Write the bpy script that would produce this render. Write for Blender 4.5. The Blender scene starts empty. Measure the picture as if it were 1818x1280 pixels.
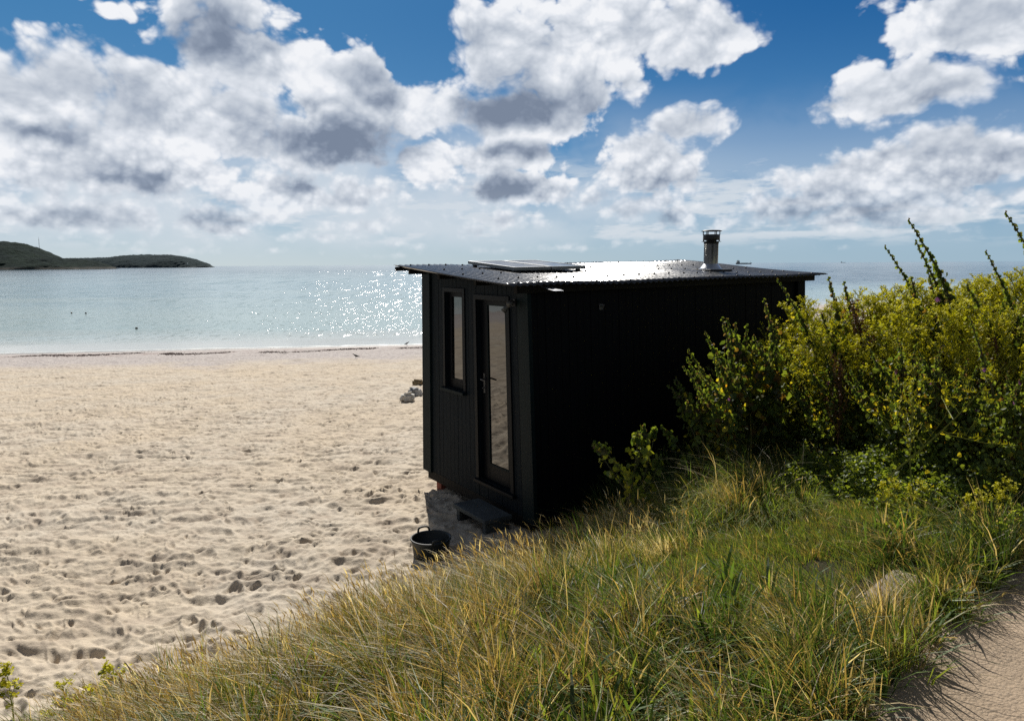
import bpy, bmesh, math, random
import numpy as np
from mathutils import Vector, Matrix
rng = np.random.default_rng(7)
random.seed(7)
SC = bpy.context.scene
COL = SC.collection

# ------------------------------------------------------------------ camera
PITCH, ROLL, CAMZ = math.radians(7.47), math.radians(-.344), 5.0
cam_d = bpy.data.cameras.new("camera"); cam = bpy.data.objects.new("camera", cam_d); COL.objects.link(cam)
cam_d.sensor_width = 36.0; cam_d.lens = 36.0*1300/1818
cam_d.clip_start = .05; cam_d.clip_end = 150000
CM = (Matrix.Rotation(math.pi/2-PITCH, 4, 'X') @ Matrix.Rotation(ROLL, 4, 'Z'))
cam.matrix_world = Matrix.Translation((0, 0, CAMZ)) @ CM
SC.camera = cam

def ray(px, py):                       # direction of a photograph pixel
    return CM.to_3x3() @ Vector(((px-909)/1300, -(py-640)/1300, -1))
def azel(px, py):
    d = ray(px, py).normalized()
    return math.atan2(d.x, d.y), math.asin(d.z)
def at_depth(px, py, y):
    d = ray(px, py); return Vector((0, 0, CAMZ)) + d*(y/d.y)
def at_z(px, py, z):
    d = ray(px, py); return Vector((0, 0, CAMZ)) + d*((z-CAMZ)/d.z)

# ------------------------------------------------------------------ sun, sky, exposure
SUN_AZ, SUN_EL = math.radians(-8.0), math.radians(38)
sun_d = bpy.data.lights.new("sun", 'SUN'); sun = bpy.data.objects.new("sun", sun_d); COL.objects.link(sun)
sun_d.energy = 5.0; sun_d.angle = math.radians(.5); sun_d.color = (1, .95, .87)
sdir = Vector((math.sin(SUN_AZ)*math.cos(SUN_EL), math.cos(SUN_AZ)*math.cos(SUN_EL), math.sin(SUN_EL)))
sun.rotation_euler = sdir.to_track_quat('Z', 'Y').to_euler()
SC.view_settings.view_transform = 'Standard'; SC.view_settings.look = 'None'
EXPO = .25; SC.view_settings.exposure = EXPO; SC.view_settings.gamma = 1.0; SC.view_settings.use_curve_mapping = False
SKY = .1
SC.cycles.use_denoising = False            # keeps the sparkle of the water and the fine grass

class NT:                              # small node-tree helper
    def __init__(self, tree): self.t = tree; self.n = tree.nodes; self.l = tree.links
    def link(self, a, b): self.l.new(a, b)
    def new(self, kind, **kw):
        n = self.n.new(kind)
        for k, v in kw.items(): setattr(n, k, v)
        return n
    def put(self, sock, v):
        if isinstance(v, bpy.types.NodeSocket): self.l.new(v, sock)
        else: sock.default_value = v
    def math(self, op, a, b=None, c=None, clamp=False):
        n = self.n.new('ShaderNodeMath'); n.operation = op; n.use_clamp = clamp
        for i, v in enumerate((a, b, c)):
            if v is not None: self.put(n.inputs[i], v)
        return n.outputs[0]
    def vmath(self, op, a, b=None, scale=None):
        n = self.n.new('ShaderNodeVectorMath'); n.operation = op
        self.put(n.inputs[0], a)
        if b is not None: self.put(n.inputs[1], b)
        if scale is not None: self.put(n.inputs['Scale'], scale)
        return n.outputs[0]
    def mix(self, f, a, b, blend='MIX'):
        n = self.n.new('ShaderNodeMix'); n.data_type = 'RGBA'; n.blend_type = blend
        self.put(n.inputs[0], f); self.put(n.inputs[6], a); self.put(n.inputs[7], b)
        return n.outputs[2]
    def ramp(self, v, a, b, to0=0.0, to1=1.0, smooth=True):
        n = self.n.new('ShaderNodeMapRange'); n.interpolation_type = 'SMOOTHSTEP' if smooth else 'LINEAR'
        self.put(n.inputs[0], v)
        for i, x in ((1, a), (2, b), (3, to0), (4, to1)): self.put(n.inputs[i], x)
        return n.outputs[0]
    def noise(self, vec, scale, detail=4.0, rough=.55, lac=2.0, dist=0.0, color=False, dims='3D'):
        n = self.n.new('ShaderNodeTexNoise'); n.noise_dimensions = dims
        self.put(n.inputs['Vector'], vec)
        n.inputs['Scale'].default_value = scale; n.inputs['Detail'].default_value = detail
        n.inputs['Roughness'].default_value = rough; n.inputs['Lacunarity'].default_value = lac
        n.inputs['Distortion'].default_value = dist
        return n.outputs['Color' if color else 'Fac']
    def voronoi(self, vec, scale, detail=0.0, rough=.5, feature='SMOOTH_F1', dims='2D', smooth=1.0):
        n = self.n.new('ShaderNodeTexVoronoi'); n.voronoi_dimensions = dims; n.feature = feature
        self.put(n.inputs['Vector'], vec); n.inputs['Scale'].default_value = scale
        n.inputs['Detail'].default_value = detail; n.inputs['Roughness'].default_value = rough
        if feature == 'SMOOTH_F1': n.inputs['Smoothness'].default_value = smooth
        return n.outputs['Distance']

def build_world():
    w = bpy.data.worlds.new("World"); SC.world = w; w.use_nodes = True
    t = NT(w.node_tree); t.n.clear()
    out = t.new('ShaderNodeOutputWorld'); bg = t.new('ShaderNodeBackground'); t.link(bg.outputs[0], out.inputs[0])
    bg.inputs['Strength'].default_value = SKY
    sky = t.new('ShaderNodeTexSky'); sky.sky_type = 'NISHITA'; sky.sun_disc = False
    sky.sun_elevation = SUN_EL; sky.sun_rotation = SUN_AZ; sky.altitude = 0; sky.air_density = 1; sky.dust_density = .3; sky.ozone_density = 2.5
    tc = t.new('ShaderNodeTexCoord'); sep = t.new('ShaderNodeSeparateXYZ'); t.link(tc.outputs['Generated'], sep.inputs[0])
    az = t.math('ARCTAN2', sep.outputs[0], sep.outputs[1]); el = t.math('ARCSINE', sep.outputs[2])
    cb = t.new('ShaderNodeCombineXYZ'); t.link(az, cb.inputs[0]); t.link(el, cb.inputs[1]); V = cb.outputs[0]
    # everything is measured in radians of azimuth and elevation
    near0 = t.ramp(el, .02, .30)                                   # 0 at the horizon, 1 high up
    wa = t.noise(V, 9.0, 3, .5, color=True, dims='2D')
    wv = t.vmath('MULTIPLY', t.vmath('SUBTRACT', wa, (.5, .5, .5)), (.085, .06, 0))
    wv = t.vmath('SCALE', wv, scale=t.math('MULTIPLY_ADD', near0, .7, .3))
    P = t.vmath('ADD', V, wv)
    def fmix(f, a, b):
        n = t.n.new('ShaderNodeMix'); n.data_type = 'FLOAT'; t.put(n.inputs[0], f); t.put(n.inputs[2], a); t.put(n.inputs[3], b); return n.outputs[0]
    # cauliflower structure of the cumulus: finer towards the horizon
    Vs = t.vmath('MULTIPLY', P, (1, 1.3, 1))
    a_ = t.noise(Vs, 13.0, 7, .53, dims='2D'); b_ = t.noise(Vs, 31.0, 6, .53, dims='2D')
    nz = t.math('MULTIPLY', t.math('SUBTRACT', fmix(near0, b_, a_), .5), 1.15)
    def bill(vec): 
        v1 = t.voronoi(vec, 20.0, 3.0, .5, 'F1'); v2 = t.voronoi(vec, 38.0, 2.0, .5, 'F1')
        return t.math('SUBTRACT', .42, fmix(near0, v2, v1))
    Vb = t.vmath('MULTIPLY', t.vmath('ADD', V, t.vmath('SCALE', wv, scale=.35)), (1, 1.25, 1))
    B0 = bill(Vb); B1 = bill(t.vmath('ADD', Vb, (-.003, .013, 0)))
    D0 = t.math('MULTIPLY_ADD', B0, fmix(near0, .42, .70), nz)
    def lin(r, g, b): return tuple((((c/255+.055)/1.055)**2.4 if c > 10 else c/255/12.92)/2**EXPO for c in (r, g, b)) + (1,)
    def blobs(vec, lst):
        acc = None
        for (px, py, rx, ry, st) in lst:
            a0, e0 = azel(px, py)
            mp = t.new('ShaderNodeMapping'); mp.vector_type = 'POINT'
            sx, sy = 1300/rx, 1300/ry
            mp.inputs['Scale'].default_value = (sx, sy, 1); mp.inputs['Location'].default_value = (-a0*sx, -e0*sy, 0)
            t.link(vec, mp.inputs['Vector'])
            g = t.new('ShaderNodeTexGradient'); g.gradient_type = 'SPHERICAL'; t.link(mp.outputs[0], g.inputs[0])
            v = g.outputs['Fac']
            if st != 1: v = t.math('MULTIPLY', v, st)
            acc = v if acc is None else t.math('SMOOTH_MAX', acc, v, .12)
        return acc
    clouds = CLOUDS; dark = DARK
    F = blobs(P, clouds)
    front = t.math('MULTIPLY', t.ramp(t.math('ABSOLUTE', az), .72, .95, 1, 0), t.ramp(el, .42, .62, 1, 0))
    # the part of the sky the photograph does not see: scattered cumulus
    gen = t.ramp(t.noise(V, 3.0, 2, .5), .50, .85, -.35, .75)
    n = t.n.new('ShaderNodeMix'); n.data_type = 'FLOAT'
    t.put(n.inputs[0], front); t.put(n.inputs[2], gen); t.put(n.inputs[3], F); Fm = n.outputs[0]
    # thin streaks low over the horizon
    soft = t.noise(t.vmath('MULTIPLY', P, (1, 1.5, 1)), 7.0, 4, .5, dims='2D')
    st = t.noise(t.vmath('MULTIPLY', V, (1, 5, 1)), 9.0, 6, .6, dims='2D')
    low = t.math('MULTIPLY', t.ramp(el, .012, .04), t.ramp(el, .09, .16, 1, 0))
    stre = t.math('MULTIPLY', t.ramp(st, .40, .64), t.math('MULTIPLY', low, .85))
    veil = t.math('MULTIPLY', t.math('MULTIPLY', t.ramp(el, .0, .05), t.ramp(el, .10, .24, 1, 0)), t.math('MULTIPLY', t.ramp(az, -.2, .40, .75, .28), t.ramp(soft, .22, .60)))
    stre = t.math('MAXIMUM', stre, t.math('MULTIPLY', veil, front))
    f = t.math('ADD', t.math('SUBTRACT', Fm, .30), t.math('MULTIPLY', D0, .62))
    up = t.ramp(el, .003, .022)
    alpha = t.math('MULTIPLY', t.ramp(f, -.06, t.math('ADD', t.ramp(soft, .4, .6, .12, .28), t.ramp(el, .02, .12, .26, 0))), t.math('MULTIPLY', up, t.ramp(el, .02, .12, .62, 1)))
    thick = t.ramp(t.math('MULTIPLY_ADD', nz, .4, Fm), .34, .85)
    emb = t.math('SUBTRACT', B0, B1)
    dk = blobs(P, dark)
    dk = t.math('MULTIPLY', t.ramp(t.math('MULTIPLY_ADD', nz, .38, t.math('MULTIPLY_ADD', B0, -.10, dk)), .02, .95), front)
    gd = t.math('MULTIPLY', t.math('SUBTRACT', 1.0, front), t.ramp(t.noise(V, 5.0, 3, .5), .45, .7))
    shade = t.math('ADD', t.math('MULTIPLY', dk, .76), t.math('MULTIPLY', gd, .7))
    shade = t.math('ADD', shade, t.math('MULTIPLY', t.ramp(t.math('MULTIPLY_ADD', B0, -.16, soft), .34, .66), t.math('MULTIPLY', thick, .36)))
    shade = t.math('SUBTRACT', shade, t.math('MULTIPLY', emb, .32), clamp=True)
    cr = t.new('ShaderNodeValToRGB'); t.link(shade, cr.inputs[0])
    el_ = cr.color_ramp.elements
    el_[0].position = 0; el_[0].color = lin(242, 244, 248)
    el_[1].position = 1; el_[1].color = lin(122, 135, 156)
    for p, c in ((.16, (223, 228, 236)), (.34, (203, 210, 220)), (.60, (172, 182, 197)), (.8, (144, 156, 175))):
        e = el_.new(p); e.color = lin(*c)
    ccol = t.vmath('SCALE', cr.outputs[0], scale=1/SKY)
    # blue of the clear sky: Nishita, deepened
    hs = t.new('ShaderNodeHueSaturation'); hs.inputs['Saturation'].default_value = 1.25; hs.inputs['Value'].default_value = .62
    t.link(sky.outputs[0], hs.inputs['Color'])
    hs2 = t.new('ShaderNodeHueSaturation'); hs2.inputs['Saturation'].default_value = .55; hs2.inputs['Value'].default_value = .50; t.link(sky.outputs[0], hs2.inputs['Color'])
    blue = t.mix(front, hs2.outputs[0], t.mix(1.0, hs.outputs[0], (.60, .90, 1.10, 1), 'MULTIPLY'))
    side = t.ramp(az, -.6, .5)
    hz = t.vmath('SCALE', t.mix(side, lin(208, 218, 226), lin(160, 186, 208)), scale=1/SKY)
    mid = t.vmath('SCALE', t.mix(side, lin(92, 142, 186), lin(74, 130, 180)), scale=1/SKY)
    topc = t.vmath('SCALE', t.mix(side, lin(62, 122, 172), lin(20, 88, 148)), scale=1/SKY)
    air = t.mix(t.ramp(el, .10, .33), t.mix(t.ramp(el, -.005, .15, smooth=False), hz, mid), topc)
    blue = t.mix(t.math('MULTIPLY', front, .85), blue, air)
    c1 = t.mix(stre, blue, t.vmath('SCALE', lin(216, 223, 230)[:3], scale=1/SKY))
    c2 = t.mix(alpha, c1, ccol)
    t.link(c2, bg.inputs['Color'])
    w.cycles.sampling_method = 'NONE'

CLOUDS = [(70,150,230,120,1),(150,90,120,60,.6),(400,40,210,110,1),(440,110,200,110,1.1),(300,200,330,150,1.1),(650,120,90,75,1),(620,190,220,130,1.1),
 (740,200,110,110,1),(560,250,240,100,1.1),(100,270,260,120,1.1),(260,300,260,90,1.1),(130,385,210,55,1),(230,380,110,50,1),(490,350,170,70,1),(390,395,130,55,1),
 (620,350,200,60,.9),(640,400,170,40,.75),(900,80,170,130,1.15),(1000,110,190,150,1.2),(1080,50,190,110,1.1),(930,210,180,80,1.2),(1220,60,150,100,1.15),(1130,140,80,70,.7),
 (1235,225,130,65,1),(1160,290,160,100,1.1),(880,280,180,55,1.1),(920,335,170,55,1.1),(900,390,170,40,.8),(1130,370,150,45,.85),(1200,385,80,42,1),
 (1600,150,210,85,1.05),(1500,180,110,45,.8),(1740,30,240,95,1.15),(1690,170,100,60,.8),(1580,300,200,80,1.1),(1480,330,170,70,1.05),(1400,370,150,60,1),(1690,270,160,75,1.1),
 (1790,280,130,65,1),(1560,370,260,60,1.05),(1580,215,60,25,.6),(1770,350,150,35,.75),(1640,400,200,30,.55),(1240,140,60,30,.4),(770,290,110,80,.9),(800,190,90,90,.8),(700,430,180,26,.6),(560,425,130,26,.6),(1290,395,80,26,.65),(250,430,200,22,.5),(200,10,130,28,.7),(850,410,120,30,.7),(1060,350,110,50,.7),(300,446,190,20,.6),(520,450,160,18,.55),(690,452,150,16,.5),(880,446,170,18,.55),(1010,440,150,20,.55),(1130,428,130,20,.55),(1340,442,110,16,.45),(1500,440,130,18,.4),(100,420,160,26,.6)]
DARK = [(390,65,120,65,.75),(340,80,80,40,.6),(300,200,190,60,.4),(650,130,85,45,.9),(690,160,70,50,.8),(600,255,150,65,1.05),(690,270,90,60,1),(450,240,120,45,.6),(560,180,70,30,.5),
 (930,190,170,60,1.15),(870,195,110,50,.9),(990,185,110,60,.9),(1040,165,110,55,.9),(930,270,100,26,.9),(910,335,130,36,1),(60,232,110,28,.85),(250,312,110,28,.9),(390,390,100,45,.75),(130,395,150,35,.5),(520,330,50,40,.6),
 (1160,330,120,45,.65),(1180,390,45,24,.8),(1560,372,230,50,.6),(1700,310,140,60,.55),(1420,380,100,40,.7),(1640,185,130,30,.4),(1620,70,100,40,.25),(1220,70,80,60,.3),(980,40,60,40,.3)]
build_world()

# ------------------------------------------------------------------ helpers
def setp(o, label=None, cat=None, group=None, kind=None):
    for k, v in (('label', label), ('category', cat), ('group', group), ('kind', kind)):
        if v: o[k] = v
    return o
def link(o, parent=None):
    COL.objects.link(o)
    if parent: o.parent = parent
    return o
def empty(name, loc=(0, 0, 0), rz=0, parent=None):
    o = bpy.data.objects.new(name, None); o.location = loc; o.rotation_euler = (0, 0, rz); o.empty_display_size = .2
    return link(o, parent)
def np_mesh(name, V, quads=None, tris=None, col=None, attrs=None, mat=None, smooth=False, parent=None, mat_idx=None):
    me = bpy.data.meshes.new(name); V = np.asarray(V, np.float32); me.vertices.add(len(V)); me.vertices.foreach_set('co', V.ravel())
    parts, tot, start = [], [], 0
    if quads is not None and len(quads): parts.append(np.asarray(quads, np.int32).ravel()); tot.append(np.full(len(quads), 4, np.int32))
    if tris is not None and len(tris): parts.append(np.asarray(tris, np.int32).ravel()); tot.append(np.full(len(tris), 3, np.int32))
    L = np.concatenate(parts); T = np.concatenate(tot)
    me.loops.add(len(L)); me.loops.foreach_set('vertex_index', L)
    me.polygons.add(len(T)); me.polygons.foreach_set('loop_start', np.concatenate(([0], np.cumsum(T)[:-1])).astype(np.int32))
    me.polygons.foreach_set('loop_total', T)
    me.polygons.foreach_set('use_smooth', np.full(len(T), smooth, bool))
    if mat_idx is not None: me.polygons.foreach_set('material_index', np.asarray(mat_idx, np.int32))
    if col is not None:
        a = me.color_attributes.new('col', 'FLOAT_COLOR', 'POINT'); c = np.ones((len(V), 4), np.float32); c[:, :3] = col
        a.data.foreach_set('color', c.ravel())
    for k, v in (attrs or {}).items():
        a = me.attributes.new(k, 'FLOAT', 'POINT'); a.data.foreach_set('value', np.asarray(v, np.float32))
    me.update(); me.validate()
    for m in (mat if isinstance(mat, (list, tuple)) else [mat]):
        if m: me.materials.append(m)
    o = bpy.data.objects.new(name, me); return link(o, parent)

class MB:                              # collects shapes, builds ONE mesh object
    def __init__(self): self.v = []; self.f = []; self.m = []; self.s = []
    def add(self, v, f, m=0, smooth=False):
        b = len(self.v); self.v += [Vector(p) for p in v]
        for q in f: self.f.append(tuple(b+i for i in q)); self.m.append(m); self.s.append(smooth)
    def box(self, a, b, m=0, bev=.0, tf=None):
        bm = bmesh.new(); bmesh.ops.create_cube(bm, size=1)
        c = [(a[i]+b[i])/2 for i in range(3)]; d = [abs(b[i]-a[i]) for i in range(3)]
        for v in bm.verts: v.co = Vector([c[i]+v.co[i]*d[i] for i in range(3)])
        if bev > 0: bmesh.ops.bevel(bm, geom=list(bm.edges), offset=min(bev, min(d)*.4), segments=2, profile=.6, affect='EDGES')
        self.bm(bm, m, tf=tf)
    def bm(self, bm, m=0, smooth=False, tf=None):
        bm.verts.index_update()
        self.add([(tf(v.co) if tf else v.co.copy()) for v in bm.verts], [[v.index for v in f.verts] for f in bm.faces], m, smooth); bm.free()
    def tube(self, pts, r, n=8, m=0, cap=True, smooth=True):
        pts = [Vector(p) for p in pts]; rs = r if isinstance(r, (list, tuple)) else [r]*len(pts)
        V = []; Fc = []; up = Vector((0, 0, 1)); prev = None
        for i, p in enumerate(pts):
            d = (pts[min(i+1, len(pts)-1)]-pts[max(i-1, 0)]).normalized()
            if prev is None:
                x = d.cross(up if abs(d.z) < .95 else Vector((1, 0, 0))).normalized()
            else: x = (prev-d*prev.dot(d)).normalized()
            prev = x; y = d.cross(x)
            for k in range(n):
                a = 2*math.pi*k/n; V.append(p+(x*math.cos(a)+y*math.sin(a))*rs[i])
        for i in range(len(pts)-1):
            for k in range(n):
                Fc.append((i*n+k, i*n+(k+1) % n, (i+1)*n+(k+1) % n, (i+1)*n+k))
        if cap: Fc.append(tuple(range(n))[::-1]); Fc.append(tuple((len(pts)-1)*n+k for k in range(n)))
        self.add(V, Fc, m, smooth)
    def lathe(self, prof, n=24, c=(0, 0, 0), m=0, smooth=True):
        c = Vector(c); V = []; Fc = []
        for (r, z) in prof:
            for k in range(n):
                a = 2*math.pi*k/n; V.append(c+Vector((r*math.cos(a), r*math.sin(a), z)))
        for i in range(len(prof)-1):
            for k in range(n): Fc.append((i*n+k, i*n+(k+1) % n, (i+1)*n+(k+1) % n, (i+1)*n+k))
        self.add(V, Fc, m, smooth)
    def ball(self, c, r, sub=2, m=0, scale=(1, 1, 1), jit=0, seed=0):
        bm = bmesh.new(); bmesh.ops.create_icosphere(bm, subdivisions=sub, radius=1); R = random.Random(seed)
        for v in bm.verts:
            k = 1+R.uniform(-jit, jit); v.co = Vector((c[0]+v.co.x*r*scale[0]*k, c[1]+v.co.y*r*scale[1]*k, c[2]+v.co.z*r*scale[2]*k))
        self.bm(bm, m, True)
    def build(self, name, mat, parent=None, tf=None):
        me = bpy.data.meshes.new(name); V = [tuple(tf(p)) if tf else tuple(p) for p in self.v]
        me.from_pydata(V, [], self.f); me.polygons.foreach_set('material_index', self.m); me.polygons.foreach_set('use_smooth', self.s); me.update()
        for m in (mat if isinstance(mat, (list, tuple)) else [mat]): me.materials.append(m)
        return link(bpy.data.objects.new(name, me), parent)

def new_mat(name):
    m = bpy.data.materials.new(name); m.use_nodes = True; t = NT(m.node_tree); t.n.clear()
    out = t.new('ShaderNodeOutputMaterial'); p = t.new('ShaderNodeBsdfPrincipled'); t.link(p.outputs[0], out.inputs[0])
    t.p = p; t.out = out; tc = t.new('ShaderNodeTexCoord'); t.obj = tc.outputs['Object']; return m, t
def simple(name, c, rough=.6, metal=0.0, var=.25, scale=8.0, bump=.0, bscale=60.0, spec=.5, stretch=(1, 1, 1)):
    m, t = new_mat(name); p = t.p
    vec = t.vmath('MULTIPLY', t.obj, stretch)
    n = t.noise(vec, scale, 5, .6)
    k = t.ramp(n, .3, .7, 1-var, 1+var, False)
    t.link(t.vmath('SCALE', c, scale=k), p.inputs['Base Color'])
    p.inputs['Roughness'].default_value = rough; p.inputs['Metallic'].default_value = metal; p.inputs['Specular IOR Level'].default_value = spec
    if bump:
        b = t.new('ShaderNodeBump'); b.inputs['Strength'].default_value = bump; b.inputs['Distance'].default_value = .01
        t.link(t.noise(vec, bscale, 5, .6), b.inputs['Height']); t.link(b.outputs[0], p.inputs['Normal'])
    return m

def vnoise(x, y, seed=0):               # lattice value noise, 0..1
    xi = np.floor(x).astype(np.int64); yi = np.floor(y).astype(np.int64); fx = x-xi; fy = y-yi
    def h(a, b):
        n = (a*374761393 + b*668265263 + seed*1442695041) & 0xffffffff
        n = ((n ^ (n >> 13))*1274126177) & 0xffffffff
        return ((n ^ (n >> 16)) & 0xffff)/65535.0
    u = fx*fx*(3-2*fx); v = fy*fy*(3-2*fy)
    return (h(xi, yi)*(1-u)+h(xi+1, yi)*u)*(1-v)+(h(xi, yi+1)*(1-u)+h(xi+1, yi+1)*u)*v
def fbm(x, y, oct=4, seed=0, gain=.5):
    s = 0; a = 1; tot = 0
    for i in range(oct): s = s+a*vnoise(x*2**i, y*2**i, seed+i*17); tot += a; a *= gain
    return s/tot
def sstep(x, a, b): q = np.clip((x-a)/(b-a), 0, 1); return q*q*(3-2*q)
def hash2(a, b, seed):
    n = (a*374761393 + b*668265263 + seed*1442695041) & 0xffffffff
    n = ((n ^ (n >> 13))*1274126177) & 0xffffffff
    n = ((n ^ (n >> 15))*2246822519) & 0xffffffff
    return ((n ^ (n >> 16)) & 0xffffff)/16777215.0

# ------------------------------------------------------------------ ground frame: t along the low wall, s towards the camera
A0 = np.array([-.975, 4.672]); TD = np.array([.751, .6606]); SD = np.array([.6606, -.751])
def st2xy(s, t): return A0[0]+t*TD[0]+s*SD[0], A0[1]+t*TD[1]+s*SD[1]
def xy2st(x, y): dx, dy = x-A0[0], y-A0[1]; return dx*SD[0]+dy*SD[1], dx*TD[0]+dy*TD[1]
def shore_y(x): return 46.2+.15*(x+5.6)+.03*np.clip(x-2, 0, 34)**2
def sand_base(x, y):
    D = shore_y(x)-y
    z = np.where(D > 0, .062*D-.00006*D*D, .05*D)
    return np.minimum(z, 2.38+.0035*np.maximum(D-38, 0))
def bank_z(s, t):
    zl = 2.62+.13*np.clip(t-2.3, 0, 5.5)
    q = np.clip(s/2.6, 0, 1); prof = 1-(1-q)**1.6
    z = zl+(3.36-zl)*prof
    back = sstep(t, 2.3, 3.4)
    zb = 2.15+(zl-.02-2.15)*back - .25*np.clip(-s-1.2, 0, 6)
    z = np.where(s < 0, zb, z)
    x, y = st2xy(s, t)
    z = z+.19*np.exp(-((s-1.15)/.45)**2-((t-2.5)/.55)**2)
    return z+(fbm(x*1.7, y*1.7, 4, 5)-.5)*.10*sstep(3.3-s, .1, .6)

# ------------------------------------------------------------------ beach sand with footprints
def footprints(x, y, cell, seed, depth, L0, W0, prob=1.0):
    cx = np.floor(x/cell).astype(np.int64); cy = np.floor(y/cell).astype(np.int64); out = np.zeros_like(x)
    for i in (-1, 0, 1):
        for j in (-1, 0, 1):
            a, b = cx+i, cy+j
            px = (a+hash2(a, b, seed))*cell; py = (b+hash2(a, b, seed+1))*cell
            th = hash2(a, b, seed+2)*math.pi*2; k = .55+.8*hash2(a, b, seed+3)
            on = hash2(a, b, seed+4) < prob
            dx, dy = x-px, y-py; c, s = np.cos(th), np.sin(th)
            u = (dx*c+dy*s)/(L0*k); v = (-dx*s+dy*c)/(W0*k); r = np.sqrt(u*u+v*v)
            pit = -np.exp(-(r/.62)**4); rim = .42*np.exp(-((r-1.12)/.30)**2)*(1+.6*v)
            out = np.where(on, out+(pit+rim)*depth*(.5+.7*hash2(a, b, seed+5)), out)
    return out
def make_sand():
    an = np.concatenate((np.linspace(-89, -39, 150)[:-1], np.linspace(-39, 4, 1000), np.linspace(4, 80, 110)[1:]))*math.pi/180
    r = np.exp(np.linspace(math.log(2.6), math.log(170), 1250))
    Rr, An = np.meshgrid(r, an, indexing='ij'); x = (Rr*np.sin(An)).ravel(); y = (Rr*np.cos(An)).ravel()
    z = sand_base(x, y); D = shore_y(x)-y
    dry = sstep(D, 2, 9)
    wx = x+.5*(fbm(x*.8, y*.8, 3, 3)-.5); wy = y+.5*(fbm(x*.8, y*.8, 3, 9)-.5)
    amp = .5+.9*fbm(x*.22, y*.22, 3, 31)
    h = (footprints(wx, wy, .62, 11, .036, .15, .065, .4)+footprints(wx, wy, .40, 57, .028, .12, .050, .75)+footprints(wx, wy, .24, 91, .026, .10, .042, .95)+footprints(wx, wy, .15, 95, .012, .055, .03, .7))*amp
    rg = 1-np.abs(2*fbm(wx*2.2, wy*5.0, 4, 33)-1); h += (rg-.8)*.085
    h += (fbm(x*.7, y*.7, 3, 21)-.5)*.12 + (fbm(x*4.0, y*4.5, 4, 23)-.5)*.05+(fbm(x*15, y*18, 3, 29)-.5)*.022
    h *= (.25+.75*dry)*.88
    z = z+h*np.where(D > 0, 1, .3)
    # hollow under the front of the hut, scooped low so that the floor stands clear
    n, m = len(r), len(an); I = np.arange(n*m).reshape(n, m)
    q = np.stack((I[:-1, :-1], I[:-1, 1:], I[1:, 1:], I[1:, :-1]), -1).reshape(-1, 4)
    m_, t = new_mat("sand"); p = t.p
    at = t.new('ShaderNodeAttribute', attribute_name='shore'); D_ = at.outputs['Fac']
    n1 = t.noise(t.obj, .35, 5, .6); n2 = t.noise(t.obj, 3.0, 6, .65); n3 = t.noise(t.obj, 90, 3, .7)
    c = t.mix(t.ramp(n1, .35, .68), (.55, .46, .345, 1), (.54, .475, .385, 1))
    c = t.mix(t.ramp(n2, .42, .72), c, (.40, .33, .255, 1))
    c = t.mix(t.math('MULTIPLY', t.ramp(n3, .5, .8), .35), c, (.24, .19, .15, 1))
    # grey shingly band towards the water, then wet sand
    sh = t.math('MULTIPLY', t.ramp(t.math('MULTIPLY_ADD', t.math('SUBTRACT', n1, .5), 14.0, D_), 17, 11), .85)
    gry = t.mix(t.ramp(t.noise(t.obj, 5.0, 6, .75), .4, .65), (.47, .435, .42, 1), (.30, .265, .27, 1))
    c = t.mix(sh, c, gry)
    weed = t.math('MULTIPLY', t.ramp(t.noise(t.vmath('MULTIPLY', t.obj, (.6, 2.5, 1)), 1.3, 6, .7), .50, .64),
                  t.math('MULTIPLY', t.ramp(D_, 2.0, 3.2), t.ramp(D_, 4.2, 7.5, 1, 0)))
    c = t.mix(t.math('MULTIPLY', weed, .8), c, (.15, .075, .06, 1))
    wet = t.ramp(D_, 2.2, .6)
    c = t.mix(wet, c, (.30, .26, .22, 1))
    t.link(c, p.inputs['Base Color']); t.link(t.ramp(wet, 0, 1, .95, .25), p.inputs['Roughness']); p.inputs['Specular IOR Level'].default_value = .25
    b = t.new('ShaderNodeBump'); b.inputs['Strength'].default_value = .55; b.inputs['Distance'].default_value = .02
    t.link(t.noise(t.obj, 22, 8, .7), b.inputs['Height']); t.link(b.outputs[0], p.inputs['Normal'])
    o = np_mesh("sand", np.stack((x, y, z), 1), q, attrs={'shore': D}, mat=m_, smooth=True)
    setp(o, "pale beach sand pitted with footprints, sloping to the sea", None, None, 'structure')
make_sand()

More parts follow.
